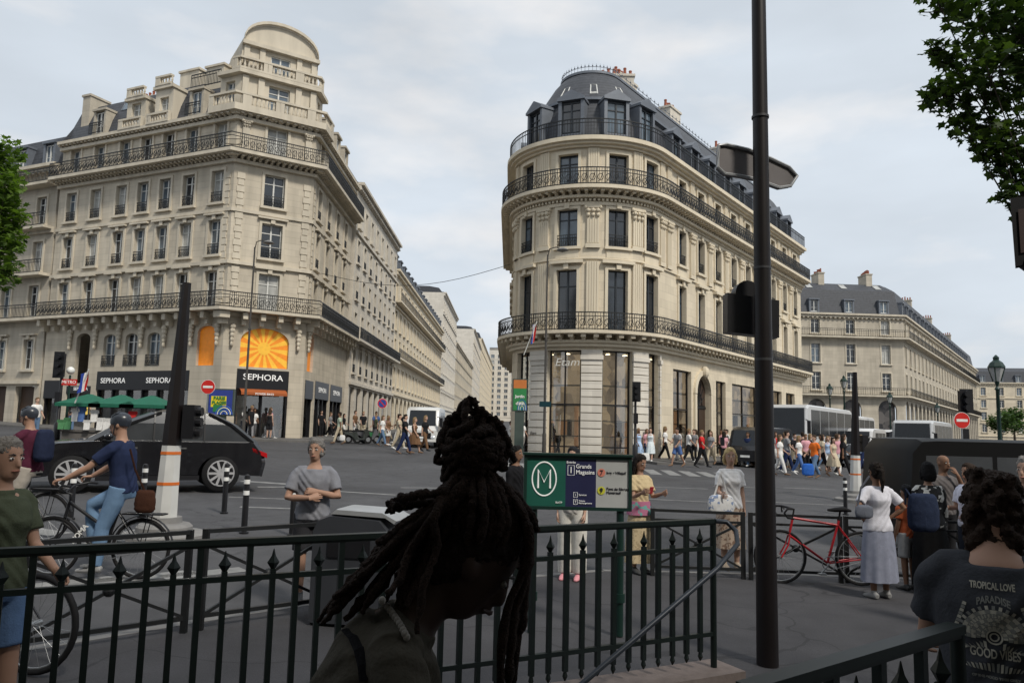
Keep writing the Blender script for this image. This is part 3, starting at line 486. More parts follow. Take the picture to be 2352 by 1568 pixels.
# ------------------------------------------------------------ bicycles and riders
def ringpts(c, r, n=28): return [(c[0]+r*cos(2*PI*i/n), c[1], c[2]+r*sin(2*PI*i/n)) for i in range(n)]
def bike(label, loc, rz, col, group=None, drop=False, wr=.345, fend=False):
    t = thing('bicycle', label, 'bicycle', loc, rz, group); fm = mat('bicycle_paint', col, .3, 0, .1, spec=.5)
    for x in (-.52, .53):
        a = MB(); a.tube(ringpts((x, 0, wr), wr-.017), .017 if drop else .022, 8, 0, closed=True); o = a.build('wheel', RUB, t, 60)
        b = MB(); b.tube(ringpts((x, 0, wr), wr-.042), (.008), 6, 0, closed=True)
        for i in range(20): an = 2*PI*i/20; b.tube([(x, .03*(-1)**i, wr), (x+(wr-.045)*cos(an+.1), 0, wr+(wr-.045)*sin(an+.1))], .0016, 4)
        b.tube([(x, -.05, wr), (x, .05, wr)], .022, 10); b.build('rim', STEEL, o, 60)
    f = MB(); bb = (-.08, 0, .28); sc = (-.24, 0, .82); ht = (.36, 0, .86 if not drop else .84); hb_ = (.41, 0, .62)
    r = .016 if drop else .02
    for a, b in (((bb), sc), (bb, hb_), ((-.22, 0, .76), ht) if drop else ((-.16, 0, .52), ht), (ht, hb_)): f.tube([a, b], r, 10)
    for s in (1, -1):
        f.tube([(-.08, s*.04, .28), (-.52, s*.06, wr)], .009, 8); f.tube([(-.225, s*.015, .76), (-.52, s*.06, wr)], .008, 8); f.tube([(.41, s*.035, .62), (.44, s*.05, .5), (.53, s*.055, wr)], .011, 8)
    f.build('frame', fm, t, 60)
    s = MB(); s.tube([(-.38, 0, .95), (-.3, 0, .965), (-.2, 0, .955), (-.1, 0, .95)], [(.02, .07), (.035, .078), (.03, .04), (.015, .018)], 12, 0, (0, 0, 1)); s.tube([sc, (-.26, 0, .94)], .013, 8); s.build('saddle', RUB, t, 60)
    h = MB(); h.tube([ht, (.34, 0, .95), (.42, 0, .97)], .013, 8)
    for q in (1, -1):
        if drop: h.tube([(.42, 0, .97), (.43, q*.2, .97), (.50, q*.21, .97), (.54, q*.21, .92), (.5, q*.21, .86), (.42, q*.21, .85)], .014, 8); h.tube([(.54, q*.21, .97), (.58, q*.21, 1.0), (.57, q*.21, .93)], .011, 6)
        else: h.tube([(.42, 0, .97), (.40, q*.16, 1.04), (.3, q*.28, 1.07), (.2, q*.29, 1.06)], .014, 8)
    h.build('handlebar', RUB if drop else BLK, t, 60)
    c = MB(); c.tube(ringpts((-.08, .05, .28), .085, 20), .006, 6, 0, closed=True)
    for q in (1, -1): c.bar((-.08, q*.07, .28), (-.08+q*.12, q*.09, .28-q*.12), .02, .012); c.box(-.08+q*.12-.045, -.08+q*.12+.045, q*.09, q*.17, .27-q*.12, .29-q*.12)
    c.tube([(-.08, .05, .365), (-.52, .05, wr+.03)], .004, 4); c.tube([(-.08, .05, .195), (-.52, .05, wr-.03)], .004, 4); c.build('crank', STEEL, t, 40)
    if fend:
        for x, a0, a1 in ((-.52, .1, 2.9), (.53, .5, 2.7)):
            g = MB(); g.tube([(x+(wr+.03)*cos(a0+(a1-a0)*i/14), 0, wr+(wr+.03)*sin(a0+(a1-a0)*i/14)) for i in range(15)], [(.005, .027)]*15, 8, 0, (0, 0, 1)); g.build('mudguard', BLK, t, 60)
        k = MB(); k.box(-.78, -.3, -.07, .07, .735, .75)
        for s in (1, -1): k.tube([(-.52, s*.06, wr), (-.6, s*.06, .735)], .006, 6); k.tube([(-.76, s*.065, .745), (-.3, s*.065, .745)], .008, 6)
        k.build('rack', BLK, t, 40)
    return t
p1 = onz(243, 9.2, -.12); bk1 = bike('black city bicycle ridden left by person in navy shirt', p1, PI, (.014, .014, .016), fend=True)
txt('MOMA', .085, WHT, bk1, M.Translation(p1+V((-.2, -.028, .5))) @ M.Rotation(rad(-52), 4, 'Y') @ M.Rotation(PI/2, 4, 'X'), bold=.002)
RO = {'elL': (.25, -.27, 1.20), 'wrL': (.27, -.50, 1.07), 'elR': (-.25, -.27, 1.20), 'wrR': (-.27, -.50, 1.07), 'hdL': (-.1, -1, -.1), 'hdR': (.1, -1, -.1), 'hnL': (0, -.3, -1), 'hnR': (0, -.3, -1)}
def rider(label, px, D, off, rz, shift, **kw):
    p = onz(px, D, off)+V((shift, 0, 0))
    return person(label, p, rz, pz=1.045, lean=kw.pop('lean', .12), legs=((.36, .26), (1.15, 1.25)), **kw)
rider('cyclist in navy shirt, light jeans and black helmet riding left on black bicycle', 243, 9.2, -.12, -90, .26, h=1.87, top='tee', tc=(.018, .026, .062), bc=(.14, .23, .36), hair='helmet', hc=(.025, .03, .04), sk='t', vox=.01, shc=(.25, .25, .25), over=RO, curl=1.)
bag('brown leather satchel hanging behind the cyclist in navy shirt', onz(345, 8.95, .68), 0, .24, .26, .1, (.05, .022, .014), 'satchel', [(0, 0, .22), (-.14, 0, .48), (-.22, 0, .72)])
bike('dark city bicycle at left edge ridden by person in maroon shirt', onz(40, 11.2, -.12), PI, (.02, .02, .022), fend=True)
rider('cyclist in maroon shirt and dark helmet riding left at left edge', 40, 11.2, -.12, -90, .24, h=1.85, top='tee', tc=(.075, .018, .035), bc=(.42, .38, .33), hair='helmet', hc=(.03, .035, .045), sk='t', vox=.012, over=RO, curl=1.)
bag('navy rucksack on the back of the cyclist in maroon shirt', W(98, 1060, 11.1), 90, .34, .46, .22, (.018, .024, .05), 'rucksack')
bike('red drop handlebar road bicycle leaning at the kerb barrier', onz(1880, 10.15), PI, (.36, .012, .018), drop=True)
bike('dark bicycle parked behind railing at lower left', onz(-22, 5.7), PI*.94, (.02, .022, .03))
bike('small distant bicycle ridden towards camera before the corner shop', G(1348, 1046, -.1), -PI/2-.4, (.02, .02, .02))
person('distant cyclist in dark clothes and helmet before the corner shop', G(1348, 1046, -.1)+V((.08, .25, 0)), -20, pz=1.0, lean=.2, legs=((.45, .4), (1.1, 1.2)), top='long', tc=k_, bc=k_, hair='helmet', hc=k_, vox=.02, arms=((.7, .1, .4), (.7, .1, .4)))
# ------------------------------------------------------------ vehicles
def wheel(t, x, y, r, w, s):
    a = MB(); a.tube([(x, y-w/2, r), (x, y-w/2+.02, r), (x, y+w/2-.02, r), (x, y+w/2, r)], [r*.93, r, r, r*.93], 28, 0, (1, 0, 0)); o = a.build('wheel', RUB, t, 40)
    b = MB(); yo = y+s*w/2
    b.tube([(x, yo-s*.02, r), (x, yo+s*.004, r)], r*.7, 20, 1, (1, 0, 0)); b.tube(ringpts((x, yo, r), r*.69, 28), .016, 6, 0, closed=True)
    for i in range(10): an = 2*PI*i/10; b.bar((x+cos(an)*r*.1, yo+s*.012, r+sin(an)*r*.1), (x+cos(an)*r*.68, yo+s*.008, r+sin(an)*r*.68), .025, .05)
    b.tube([(x, yo, r), (x, yo+s*.02, r)], r*.16, 14, 0, (1, 0, 0)); b.build('rim', [ALY, BLK], o, 40)
def arch(x, r, n=10): return [(x+r*cos(PI*i/n), .34+r*sin(PI*i/n)) for i in range(n+1)]
def car(label, loc, rz, col, L, hw, belt, roof, cab, wb, wr, name, cat, nose, pills, group=None, tint=DGL):
    t = thing(name, label, cat, loc, rz, group); pm = mat('vehicle_paint', col, .25, 0, .05, 1, coat=.8, spec=.5); x1 = L/2
    lo = .26; a = wr+.05
    prof = [(-x1+.06, lo+.05), (-x1, .6), (-x1+.05, belt-.22), (-x1+.22, belt)]+nose+[(x1-.02, .55), (x1-.05, lo+.02)]+arch(wb/2, a)+arch(-wb/2, a)
    b = MB(); b.slab(prof, hw, .09, 0, .93); b.build('body', pm, t, 35)
    g = MB(); b0, b1, t0, t1 = cab; rows = []
    for q, (e0, e1, z, w) in enumerate(((b0, b1, belt-.02, hw-.07), ((b0*.55+t0*.45), (b1*.5+t1*.5), belt+(roof-belt)*.55, hw-.15), (t0-.1, t1+.08, roof-.06, hw-.24), (t0+.2, t1-.2, roof, hw-.36))):
        rows.append([(e0, -w+.06, z), (e0+.12, -w, z), (e1-.2, -w, z), (e1, -w+.14, z), (e1, w-.14, z), (e1-.2, w, z), (e0+.12, w, z), (e0, w-.06, z)])
    for rr, (A, B) in enumerate(zip(rows, rows[1:])):
        for j in range(8):
            m = 1 if rr == 2 else 0
            g.add([A[j], A[(j+1) % 8], B[(j+1) % 8], B[j]], [(0, 1, 2, 3)], m)
    g.add(rows[3], [tuple(range(8))], 1)
    for j in (1, 2, 5, 6):
        for A, B in zip(rows[:2], rows[1:3]): g.bar(V(A[j]), V(B[j]), .09, .05, 1)
    for x in pills:
        for s in (1, -1):
            for A, B in zip(rows[:2], rows[1:3]): g.bar((x, s*(A[5][1]+.0), A[5][2]), (x, s*(B[5][1]+.003), B[5][2]), .08, .03, 2)
    for s in (1, -1): g.bar((b0+.1, s*(hw-.075), belt-.01), (b1-.1, s*(hw-.075), belt-.01), .03, .02, 3)
    g.build('cabin', [tint, pm, BLK, CHR], t, 25)
    for x in (wb/2, -wb/2):
        for s in (1, -1): wheel(t, x, s*(hw-.12), wr, .24, s)
    for s in (1, -1):
        q = MB(); q.slab([(x1-.5, belt-.24), (x1-.03, belt-.33), (x1+.01, belt-.42), (x1-.4, belt-.33)], .1, .03); o = q.build('headlight', mat('lamp_glass', (.6, .62, .65), .1), t); o.location = (0, s*(hw-.14), 0)
        q = MB(); q.slab([(-x1-.01, belt-.25), (-x1+.32, belt-.13), (-x1+.3, belt-.22), (-x1-.02, belt-.36)], .1, .03); o = q.build('tail_light', mat('red_lens', (.4, .01, .012), .15), t); o.location = (0, s*(hw-.1), 0)
        q = MB(); q.ball((b1-.45, s*(hw+.1), belt+.08), .09, .12, .07); q.build('mirror', pm, t, 60)
        for x in (.35, -.6): q = MB(); q.box(x-.1, x+.1, s*(hw-.005)-.012, s*(hw-.005)+.012, belt-.17, belt-.14); q.build('door_handle', CHR, t)
        q = MB(); q.bar((-wb/2+a, s*(hw-.02), .3), (wb/2-a, s*(hw-.02), .3), .05, .1); q.build('sill_trim', BLK, t)
    q = MB(); q.box(x1-.03, x1+.015, -hw*.6, hw*.6, .5, .78); q.build('grille', BLK, t)
    q = MB(); q.box(-x1-.015, -x1+.02, -.26, .26, .62, .73); q.build('number_plate', WHT, t); return t
a = onz(178, 17.8); b = onz(495, 19.2); c = (a+b)/2; c.z = gz(c.x, c.y)-.12; dv = a-b
o = car('black glossy sport utility car driving left across the junction', c, atan2(dv.y, dv.x), (.006, .006, .008), 4.75, .94, 1.08, 1.74, (-2.2, 1.25, -1.15, -.05), 2.86, .39, 'car', 'car', [(1.0, 1.09), (1.75, 1.03), (2.14, .92), (2.33, .74)], (-.05, -1.05), tint=TGL); o.scale = (1.08, 1.08, 1.08)
ds = V((.595, .804, 0))
def boxy(label, loc, rz, col, L, hw, Hh, name, cat, group=None, sidecol=DGL, pm=None):
    t = thing(name, label, cat, loc, rz, group); pm = pm or mat('vehicle_paint', col, .3, 0, .05, 1, coat=.5); x1 = L/2; r = .48 if Hh > 3 else .34; a = r+.07
    arch2 = lambda x: [(x+a*cos(PI*i/8), r+a*sin(PI*i/8)) for i in range(9)]
    fl = .45 if Hh > 3 else .9
    prof = [(-x1, .4), (-x1, Hh*.5), (-x1+.07, Hh-.22), (-x1+.24, Hh-.02), (-x1+.5, Hh), (x1-fl-.2, Hh), (x1-fl*.7, Hh-.18), (x1-fl*.3, Hh*.55), (x1, Hh*.42), (x1, .35)]+arch2(x1-L*.2)+arch2(-x1+L*.24)
    b = MB(); b.slab(prof, hw, .12, 0, .96); b.build('body', pm, t, 35)
    g = MB(); z0, z1 = Hh*.45, Hh-.3; g.hexa([(x1-fl*.2+.03, -hw+.14, z0), (x1-fl*.2+.03, hw-.14, z0), (x1-fl*.3-.3, hw-.14, z0), (x1-fl*.3-.3, -hw+.14, z0), (x1-fl*.7+.03, -hw+.2, z1+.08), (x1-fl*.7+.03, hw-.2, z1+.08), (x1-fl-.3, hw-.2, z1), (x1-fl-.3, -hw+.2, z1)])
    g.build('windscreen', DGL, t)
    n = 5 if Hh > 3 else 3
    for s in (1, -1):
        for i in range(n):
            w = (L-fl-.9)/n; xa = -x1+.3+i*w; q = MB(); q.box(xa+.04, xa+w-.04, s*(hw-.012)-.015, s*(hw-.012)+.015, z0+.1, z1); q.build('side_window', sidecol, t)
        q = MB(); q.bar((x1-.1, s*(hw-.05), Hh*.75), (x1+.15, s*(hw+.2), Hh*.72), .05); q.box(x1+.1, x1+.2, s*(hw+.2)-.1, s*(hw+.2)+.1, Hh*.52, Hh*.73); q.build('mirror', BLK, t)
        q = MB(); q.ball((x1-.02, s*(hw-.3), Hh*.25), .06, .16, .11); q.build('headlight', mat('lamp_glass', (.6, .62, .65), .1), t)
        for x in (x1-L*.2, -x1+L*.24): wheel(t, x, s*(hw-.16), r, .28, s)
    q = MB(); q.box(x1-.02, x1+.02, -.26, .26, .55, .67); q.build('number_plate', WHT, t)
    q = MB(); q.box(x1-.02, x1+.015, -hw*.6, hw*.6, Hh*.17+.1, Hh*.36); q.build('grille', BLK, t); return t
ang = atan2(-ds.y, -ds.x)
def veh(px, D, *a, rz=None, **k): return boxy(a[0], onz(px, D, -.12), ang+.0 if rz is None else rz, *a[1:], **k)
veh(2362, 14.2, 'long black people carrier van at right behind the kerb barrier', (.005, .005, .006), 5.4, .97, 2.1, 'van', 'van', rz=-.03, sidecol=mat('reflection_grey_van_window', (.05, .054, .06), .12, 0, .5, 2, spec=.8), pm=mat('dusty_black_paint', (.006, .006, .0065), .45, 0, .2, 2, spec=.2))  # grey of the reflection is put into the window colour
veh(1866, 53, 'big touring coach with dark windscreen and pale side, nearest on the avenue', (.5, .51, .52), 12, 1.27, 3.75, 'coach', 'coach')
veh(1945, 72, 'white touring coach second in line behind the nearest coach', (.62, .62, .62), 12, 1.27, 3.7, 'coach', 'coach')
veh(1985, 57, 'white delivery van driving beside the coaches', (.62, .62, .62), 5.4, 1., 2.5, 'van', 'van')
veh(2055, 68, 'white van with dark windows further back than the pale grey coach', (.6, .6, .6), 5.4, 1., 2.6, 'van', 'van')
veh(2122, 56, 'pale grey coach stopped behind the black van on the avenue', (.45, .46, .47), 10, 1.25, 3.2, 'coach', 'coach')
veh(1748, 44, 'black minibus parked at the kerb behind the big pole', (.01, .01, .012), 5.3, 1., 2.2, 'van', 'van')
veh(978, 50, 'white delivery van waiting in the side street mouth', (.62, .62, .6), 5.2, 1., 2.5, 'van', 'van', rz=-PI/2)
sm_ = lambda l, px, D, c: car(l, onz(px, D, -.12), ang, c, 4.1, .87, .92, 1.47, (-1.8, 1., -1.3, .2), 2.55, .32, 'car', 'car', [(.9, .93), (1.6, .84), (1.9, .74), (2.02, .62)], (.0,))
sm_('small silver car on the avenue in front of the white van', 1972, 49, (.35, .36, .37)); sm_('dark car on the avenue beyond the black van', 2235, 48, (.02, .02, .025)); sm_('dark blue car further along the avenue beside the pale grey coach', 2275, 70, (.03, .05, .09))
def scooter(label, loc, rz, col):
    t = thing('scooter', label, 'scooter', loc, rz, 'scooters parked by the side shopfront'); pm = mat('vehicle_paint', col, .3, 0, .05, 1, coat=.6)
    for x in (-.62, .66):
        a = MB(); a.tube([(x, -.06, .27), (x, .06, .27)], .27, 18, 0, (1, 0, 0)); o = a.build('wheel', RUB, t, 40); a = MB(); a.tube([(x, -.065, .27), (x, .065, .27)], .14, 14, 0, (1, 0, 0)); a.build('rim', STEEL, o, 40)
    b = MB(); b.slab([(-.95, .62), (-.9, .75), (-.1, .72), (0, .36), (.3, .34), (.5, .95), (.6, .95), (.78, .55), (.6, .5), (.42, .24), (-.2, .22), (-.5, .5)], .17, .05); b.build('body', pm, t, 30)
    b = MB(); b.slab([(-.92, .76), (-.88, .86), (-.5, .86), (-.1, .8), (-.08, .73)], .15, .04); b.build('seat', RUB, t, 30)
    b = MB(); b.tube([(.5, -.34, 1.06), (.55, 0, 1.0), (.5, .34, 1.06)], .018, 8); b.tube([(.66, 0, .27), (.55, 0, 1.0)], .03, 8); b.build('handlebar', BLK, t, 40)
    b = MB(); b.slab([(.56, .98), (.46, 1.38), (.48, 1.38), (.62, .98)], .2, .05); b.build('windshield', SHG, t)
for px, D, c, l in ((800, 50, (.02, .02, .02), 'black scooter parked leftmost in the row by side shopfront'), (822, 49, (.03, .035, .03), 'dark scooter parked in the middle of the row by side shopfront'), (842, 50, (.1, .1, .11), 'grey scooter parked third in the row by side shopfront'), (858, 50.5, (.03, .16, .06), 'green scooter parked at the right end of the row')):
    scooter(l, onz(px, D, -.1), .5, c)
# ------------------------------------------------------------ the setting: ground, pavements, markings
def asphalt(name, col):
    m, t, b = nodes(name); g = t.nodes.new('ShaderNodeNewGeometry').outputs['Position']
    f = math_(t, 'MULTIPLY', math_(t, 'MULTIPLY_ADD', noise_(t, g, .22, 4), 1.1, .45), math_(t, 'MULTIPLY_ADD', noise_(t, g, 2.2, 5), .7, .65))
    f = math_(t, 'MULTIPLY', f, math_(t, 'MULTIPLY_ADD', noise_(t, g, 90, 1), .8, .6))
    v = t.nodes.new('ShaderNodeTexVoronoi'); v.feature = 'DISTANCE_TO_EDGE'; v.inputs['Scale'].default_value = .55; nz = t.nodes.new('ShaderNodeVectorMath'); nz.operation = 'ADD'; n3 = t.nodes.new('ShaderNodeTexNoise'); n3.inputs['Scale'].default_value = 1.2
    t.links.new(g, n3.inputs['Vector']); t.links.new(g, nz.inputs[0]); t.links.new(n3.outputs['Color'], nz.inputs[1]); t.links.new(nz.outputs[0], v.inputs['Vector'])
    f = math_(t, 'MULTIPLY', f, math_(t, 'SUBTRACT', 1, math_(t, 'MULTIPLY', math_(t, 'LESS_THAN', v.outputs['Distance'], .008), .3)))
    scalecol(t, b, col, f); b.inputs['Roughness'].default_value = .8; b.inputs['Specular IOR Level'].default_value = .25
    k = t.nodes.new('ShaderNodeBump'); k.inputs['Strength'].default_value = .4; k.inputs['Distance'].default_value = .006; t.links.new(noise_(t, g, 120, 1), k.inputs['Height']); t.links.new(k.outputs[0], b.inputs['Normal']); return m
ASP = asphalt('asphalt', (.066, .066, .07)); PAV = asphalt('pavement_asphalt', (.052, .051, .055)); PVF = asphalt('far_pavement', (.12, .115, .11)); KRB = mat('granite_kerb', (.16, .155, .15), .8, world=True)
OP = [(-2.6, 3.7), (1.62, 5.87), (1.62, 2.98), (-2.4, .92)]
def tess(outer, hole, off):
    vs = [V((x, y, gz(x, y)+off)) for x, y in outer+hole]; return vs, [tuple(t) for t in tessellate_polygon([[V((x, y, 0)) for x, y in outer], [V((x, y, 0)) for x, y in hole]])]
mb = MB(); vs, fs = tess([(-600, -200), (700, -200), (700, 1400), (-600, 1400)], [(-3.6, 4.3), (2.0, 6.3), (2.0, 2.3), (-3.2, .2)], -.12); mb.add(vs, fs); struct('ground', mb, ASP)
K = [(-18, -9.5), (-9.5, -1), (-6.2, 2.8), (-3.9, 5.9), (-2.4, 7.5), (-.6, 9.2), (1.3, 10.4), (4, 10.75), (8, 10.9), (14, 11.6), (40, 16), (40, -9.5)]
mb = MB(); vs, fs = tess(K, OP, 0); mb.add(vs, fs, 0)
for i in range(len(K)-2):
    (x0, y0), (x1, y1) = K[i], K[i+1]; t = V((x1-x0, y1-y0)).normalized(); n = V((-t.y, t.x))*.16
    mb.hexa([(x0, y0, gz(x0, y0)-.3), (x1, y1, gz(x1, y1)-.3), (x1+n.x, y1+n.y, gz(x1, y1)-.3), (x0+n.x, y0+n.y, gz(x0, y0)-.3), (x0, y0, gz(x0, y0)+.003), (x1, y1, gz(x1, y1)+.003), (x1+n.x, y1+n.y, gz(x1, y1)-.005), (x0+n.x, y0+n.y, gz(x0, y0)-.005)], 1)
struct('pavement', mb, [PAV, KRB])
mb = MB()
def stripe(c, ang, L, w):
    c = V((c[0], c[1])); t = V((cos(ang), sin(ang)))*L/2; n = V((-sin(ang), cos(ang)))*w/2; pts = [c-t-n, c+t-n, c+t+n, c-t+n]; mb.add([(p.x, p.y, gz(p.x, p.y)-.116) for p in pts], [(0, 1, 2, 3)])
for i in range(14): p = onz(1120+42*i, 34.5-.02*i); stripe(p, 1.5, 3.4, .5)
for px, py, an, L, w in ((840, 1132, -.15, 1.6, .18), (610, 1108, -.2, 1.4, .3), (650, 1118, .5, 1.3, .25), (980, 1120, .4, 1.5, .15), (1100, 1090, .4, 1.6, .15), (620, 1166, .1, 1.2, .16), (640, 1145, .1, 2.2, .12), (1560, 1120, .1, 2, .12), (1700, 1118, .1, 2, .12), (1860, 1122, .1, 2, .12), (60, 1215, -.4, 1.6, .4), (190, 1335, .75, 1.2, .3), (330, 1325, .75, 1.2, .3), (470, 1316, .75, 1.0, .3), (1580, 1150, 0, 3, .12), (1820, 1155, 0, 3, .12)): stripe(G(px, py, -.12), an, L, w)
def worn():
    m, t, b = nodes('worn_road_paint'); g = t.nodes.new('ShaderNodeNewGeometry').outputs['Position']
    scalecol(t, b, (.24, .24, .235), math_(t, 'MULTIPLY_ADD', noise_(t, g, 4, 5), 1.3, .2)); b.inputs['Roughness'].default_value = .8; return m
struct('road_markings', mb, worn())
# ------------------------------------------------------------ facade system
class Path:
    def __init__(s, *segs):
        s.S = []; u = 0
        for g in segs:
            L = (V(g[2])-V(g[1])).length if g[0] == 'L' else abs(g[4]-g[3])*g[2]; s.S.append((u, u+L, g)); u += L
        s.L = u
    def one(s, q, u):
        g = q[2]
        if g[0] == 'L': a = V(g[1]); t = (V(g[2])-a).normalized(); return a+t*(u-q[0]), V((t.y, -t.x))
        a = g[3]+(u-q[0])/g[2]; n = V((cos(a), sin(a))); return V(g[1])+n*g[2], n
    def at(s, u):
        for i, q in enumerate(s.S):
            if u < q[1]-1e-5 or i == len(s.S)-1:
                p, n = s.one(q, u)
                if i > 0 and abs(u-q[0]) < 1e-5: n2 = s.one(s.S[i-1], u)[1]; n = (n+n2)/(1+n.dot(n2))
                return p, n
    def P(s, u, d, z): p, n = s.at(u); return V((p.x+n.x*d, p.y+n.y*d, z))
    def cuts(s, a, b, ex=()):
        ks = [a, b]+[e for e in ex if a < e < b]
        for q in s.S:
            if a < q[0] < b: ks.append(q[0])
            if q[2][0] == 'A':
                n = int((q[1]-q[0])/.45)+1; ks += [x for x in (q[0]+(q[1]-q[0])*i/n for i in range(n+1)) if a < x < b]
        ks.sort(); out = [ks[0]]
        for k in ks[1:]:
            if k-out[-1] > 1e-4: out.append(k)
        return out
    def U(s, i, px, py):
        q = s.S[i]; g = q[2]; d = ray(px, py); d = V((d.x, d.y)); cr = lambda a, b: a.x*b.y-a.y*b.x
        a = V(g[1]); t = (V(g[2])-a).normalized(); return q[0]-cr(a, d)/cr(t, d)
def pbox(mb, P, u0, u1, z0, z1, d0, d1, m=0):
    us = P.cuts(u0, u1); vs = []
    for u in us: vs += [P.P(u, d0, z0), P.P(u, d1, z0), P.P(u, d1, z1), P.P(u, d0, z1)]
    fs = []
    for i in range(len(us)-1): a = i*4; b = a+4; fs += [(a+j, a+(j+1) % 4, b+(j+1) % 4, b+j) for j in range(4)]
    n = len(vs); fs += [(3, 2, 1, 0), (n-4, n-3, n-2, n-1)]; mb.add(vs, fs, m)
def prof(mb, P, u0, u1, pr, m=0):
    us = P.cuts(u0, u1); k = len(pr); vs = [P.P(u, d, z) for u in us for d, z in pr]
    mb.add(vs, [(i*k+j, (i+1)*k+j, (i+1)*k+j+1, i*k+j+1) for i in range(len(us)-1) for j in range(k-1)], m)
def wall(mb, P, u0, u1, z0, z1, holes, dep=.28, m=0, d=0):
    us = P.cuts(u0, u1, [e for h in holes for e in h[:2]]); zs = sorted({z0, z1}|{e for h in holes for e in h[2:4] if z0 < e < z1})
    for a, b in zip(us, us[1:]):
        for c, e in zip(zs, zs[1:]):
            x, y = (a+b)/2, (c+e)/2
            if any(h[0] < x < h[1] and h[2] < y < h[3] for h in holes): continue
            mb.add([P.P(a, d, c), P.P(b, d, c), P.P(b, d, e), P.P(a, d, e)], [(0, 1, 2, 3)], m)
    for h in holes:
        a, b, c, e = h[:4]
        for u in (a, b): mb.add([P.P(u, d, c), P.P(u, d-dep, c), P.P(u, d-dep, e), P.P(u, d, e)], [(0, 1, 2, 3)], m)
        us2 = P.cuts(a, b)
        for p, q in zip(us2, us2[1:]):
            for z in (c, e): mb.add([P.P(p, d, z), P.P(q, d, z), P.P(q, d-dep, z), P.P(p, d-dep, z)], [(0, 1, 2, 3)], m)
def archfill(mb, P, a, b, zs, zt, m=0, d=0, dep=.28):
    n = 10; c = (a+b)/2; w = (b-a)/2; pts = [(c-w*cos(PI*i/n), zs+(zt-zs)*sin(PI*i/n)) for i in range(n+1)]
    for (ua, za), (ub, zb) in zip(pts, pts[1:]):
        mb.add([P.P(ua, d, za), P.P(ub, d, zb), P.P(ub, d, zt+.001), P.P(ua, d, zt+.001)], [(0, 1, 2, 3)], m); mb.add([P.P(ua, d, za), P.P(ub, d, zb), P.P(ub, d-dep, zb), P.P(ua, d-dep, za)], [(0, 1, 2, 3)], m)
WC = {}
def winmesh(w, h, st):
    key = (round(w, 2), round(h, 2), st)
    if key not in WC:
        f = MB(); e = .065; y0, y1 = .13, .2
        f.box(-w/2, -w/2+e, y0, y1, 0, h); f.box(w/2-e, w/2, y0, y1, 0, h); f.box(-w/2+e, w/2-e, y0, y1, h-e, h); f.box(-w/2+e, w/2-e, y0, y1, 0, e+.05); f.box(-.05, .05, y0-.01, y1, e+.05, h-e)
        if h > 1.6: f.box(-w/2+e, -.05, y0+.01, y1, h*.73, h*.73+.06); f.box(.05, w/2-e, y0+.01, y1, h*.73, h*.73+.06)
        if st == 'white': [f.box(s*(w/4)-(w/4-e), s*(w/4)+(w/4-e), y0+.03, y1, h*.36, h*.36+.03) for s in (1, -1)]
        p = MB(); p.add([(-w/2, .185, 0), (w/2, .185, 0), (w/2, .185, h), (-w/2, .185, h)], [(0, 1, 2, 3)])
        s1 = f.mesh('window', WFR if st == 'white' else DFR); s2 = p.mesh('pane', GLD)
        f.add(p.v, p.f, 1); WC[key] = (s1, s2, f.mesh('window', [WFR if st == 'white' else DFR, GLD]))
    return WC[key]
GC = {}
def guardmesh(w, h=.72):
    if (w, h) not in GC:
        g = MB()
        for z in (.04, h*.72, h): g.box(-w/2, w/2, -.14, -.11, z-.02, z+.02)
        n = int(w/.105)
        for i in range(n+1): x = -w/2+w*i/n; g.box(x-.011, x+.011, -.135, -.115, 0, h)
        for i in range(int(w/.21)): x = -w/2+.105+.21*i; g.tube([(x+.075*cos(2*PI*j/8), -.125, h*.36+.13*sin(2*PI*j/8)) for j in range(8)], .014, 4, 0, closed=True)
        for s in (1, -1): g.box(s*w/2-.015, s*w/2+.015, -.13, .05, h-.03, h); g.box(s*w/2-.015, s*w/2+.015, -.13, .05, .02, .05)
        GC[(w, h)] = g.mesh('window_guard', IRON)
    return GC[(w, h)]
class Bld:
    def __init__(s, label, loc, cat='building', name='stone_building', group=None): s.r = thing(name, label, cat, loc, 0, group); s.n = 0; s.extra = MB()
    def part(s, name, mb, mats, smooth=None): return mb.build(name, mats, s.r, smooth, world=True) if mb.v else None
    def win(s, P, u, z, w, h, st='white', guard=False, pane=None, d=0, simple=False, gh=.72):
        p, n = P.at(u); loc = P.P(u, d, z)-s.r.location; rz = atan2(n.x, -n.y); a, b, c = winmesh(w, h, st); s.n += 1
        pane = pane or R.choice([GLD, GLD, GLB, GLB, GLW])
        if simple and s.n > 95:
            mx = M.Translation(loc) @ M.Rotation(rz, 4, 'Z'); s.extra.add([mx @ v.co for v in c.vertices], [tuple(q.vertices) for q in c.polygons])
            for i, q in enumerate(c.polygons): s.extra.m[len(s.extra.m)-len(c.polygons)+i] = q.material_index
            return
        if simple: o = inst('window', c, s.r, loc, rz); o.material_slots[1].link = 'OBJECT'; o.material_slots[1].material = pane
        else: o = inst('window', a, s.r, loc, rz); q = inst('pane', b, o); q.material_slots[0].link = 'OBJECT'; q.material_slots[0].material = pane
        if guard: inst('window_guard', guardmesh(round(w+.12, 2), gh), o)
        return o
    def done(s):
        if s.extra.v: o = s.extra.build('window', [WFR, GLD], s.r); o['kind'] = 'stuff'
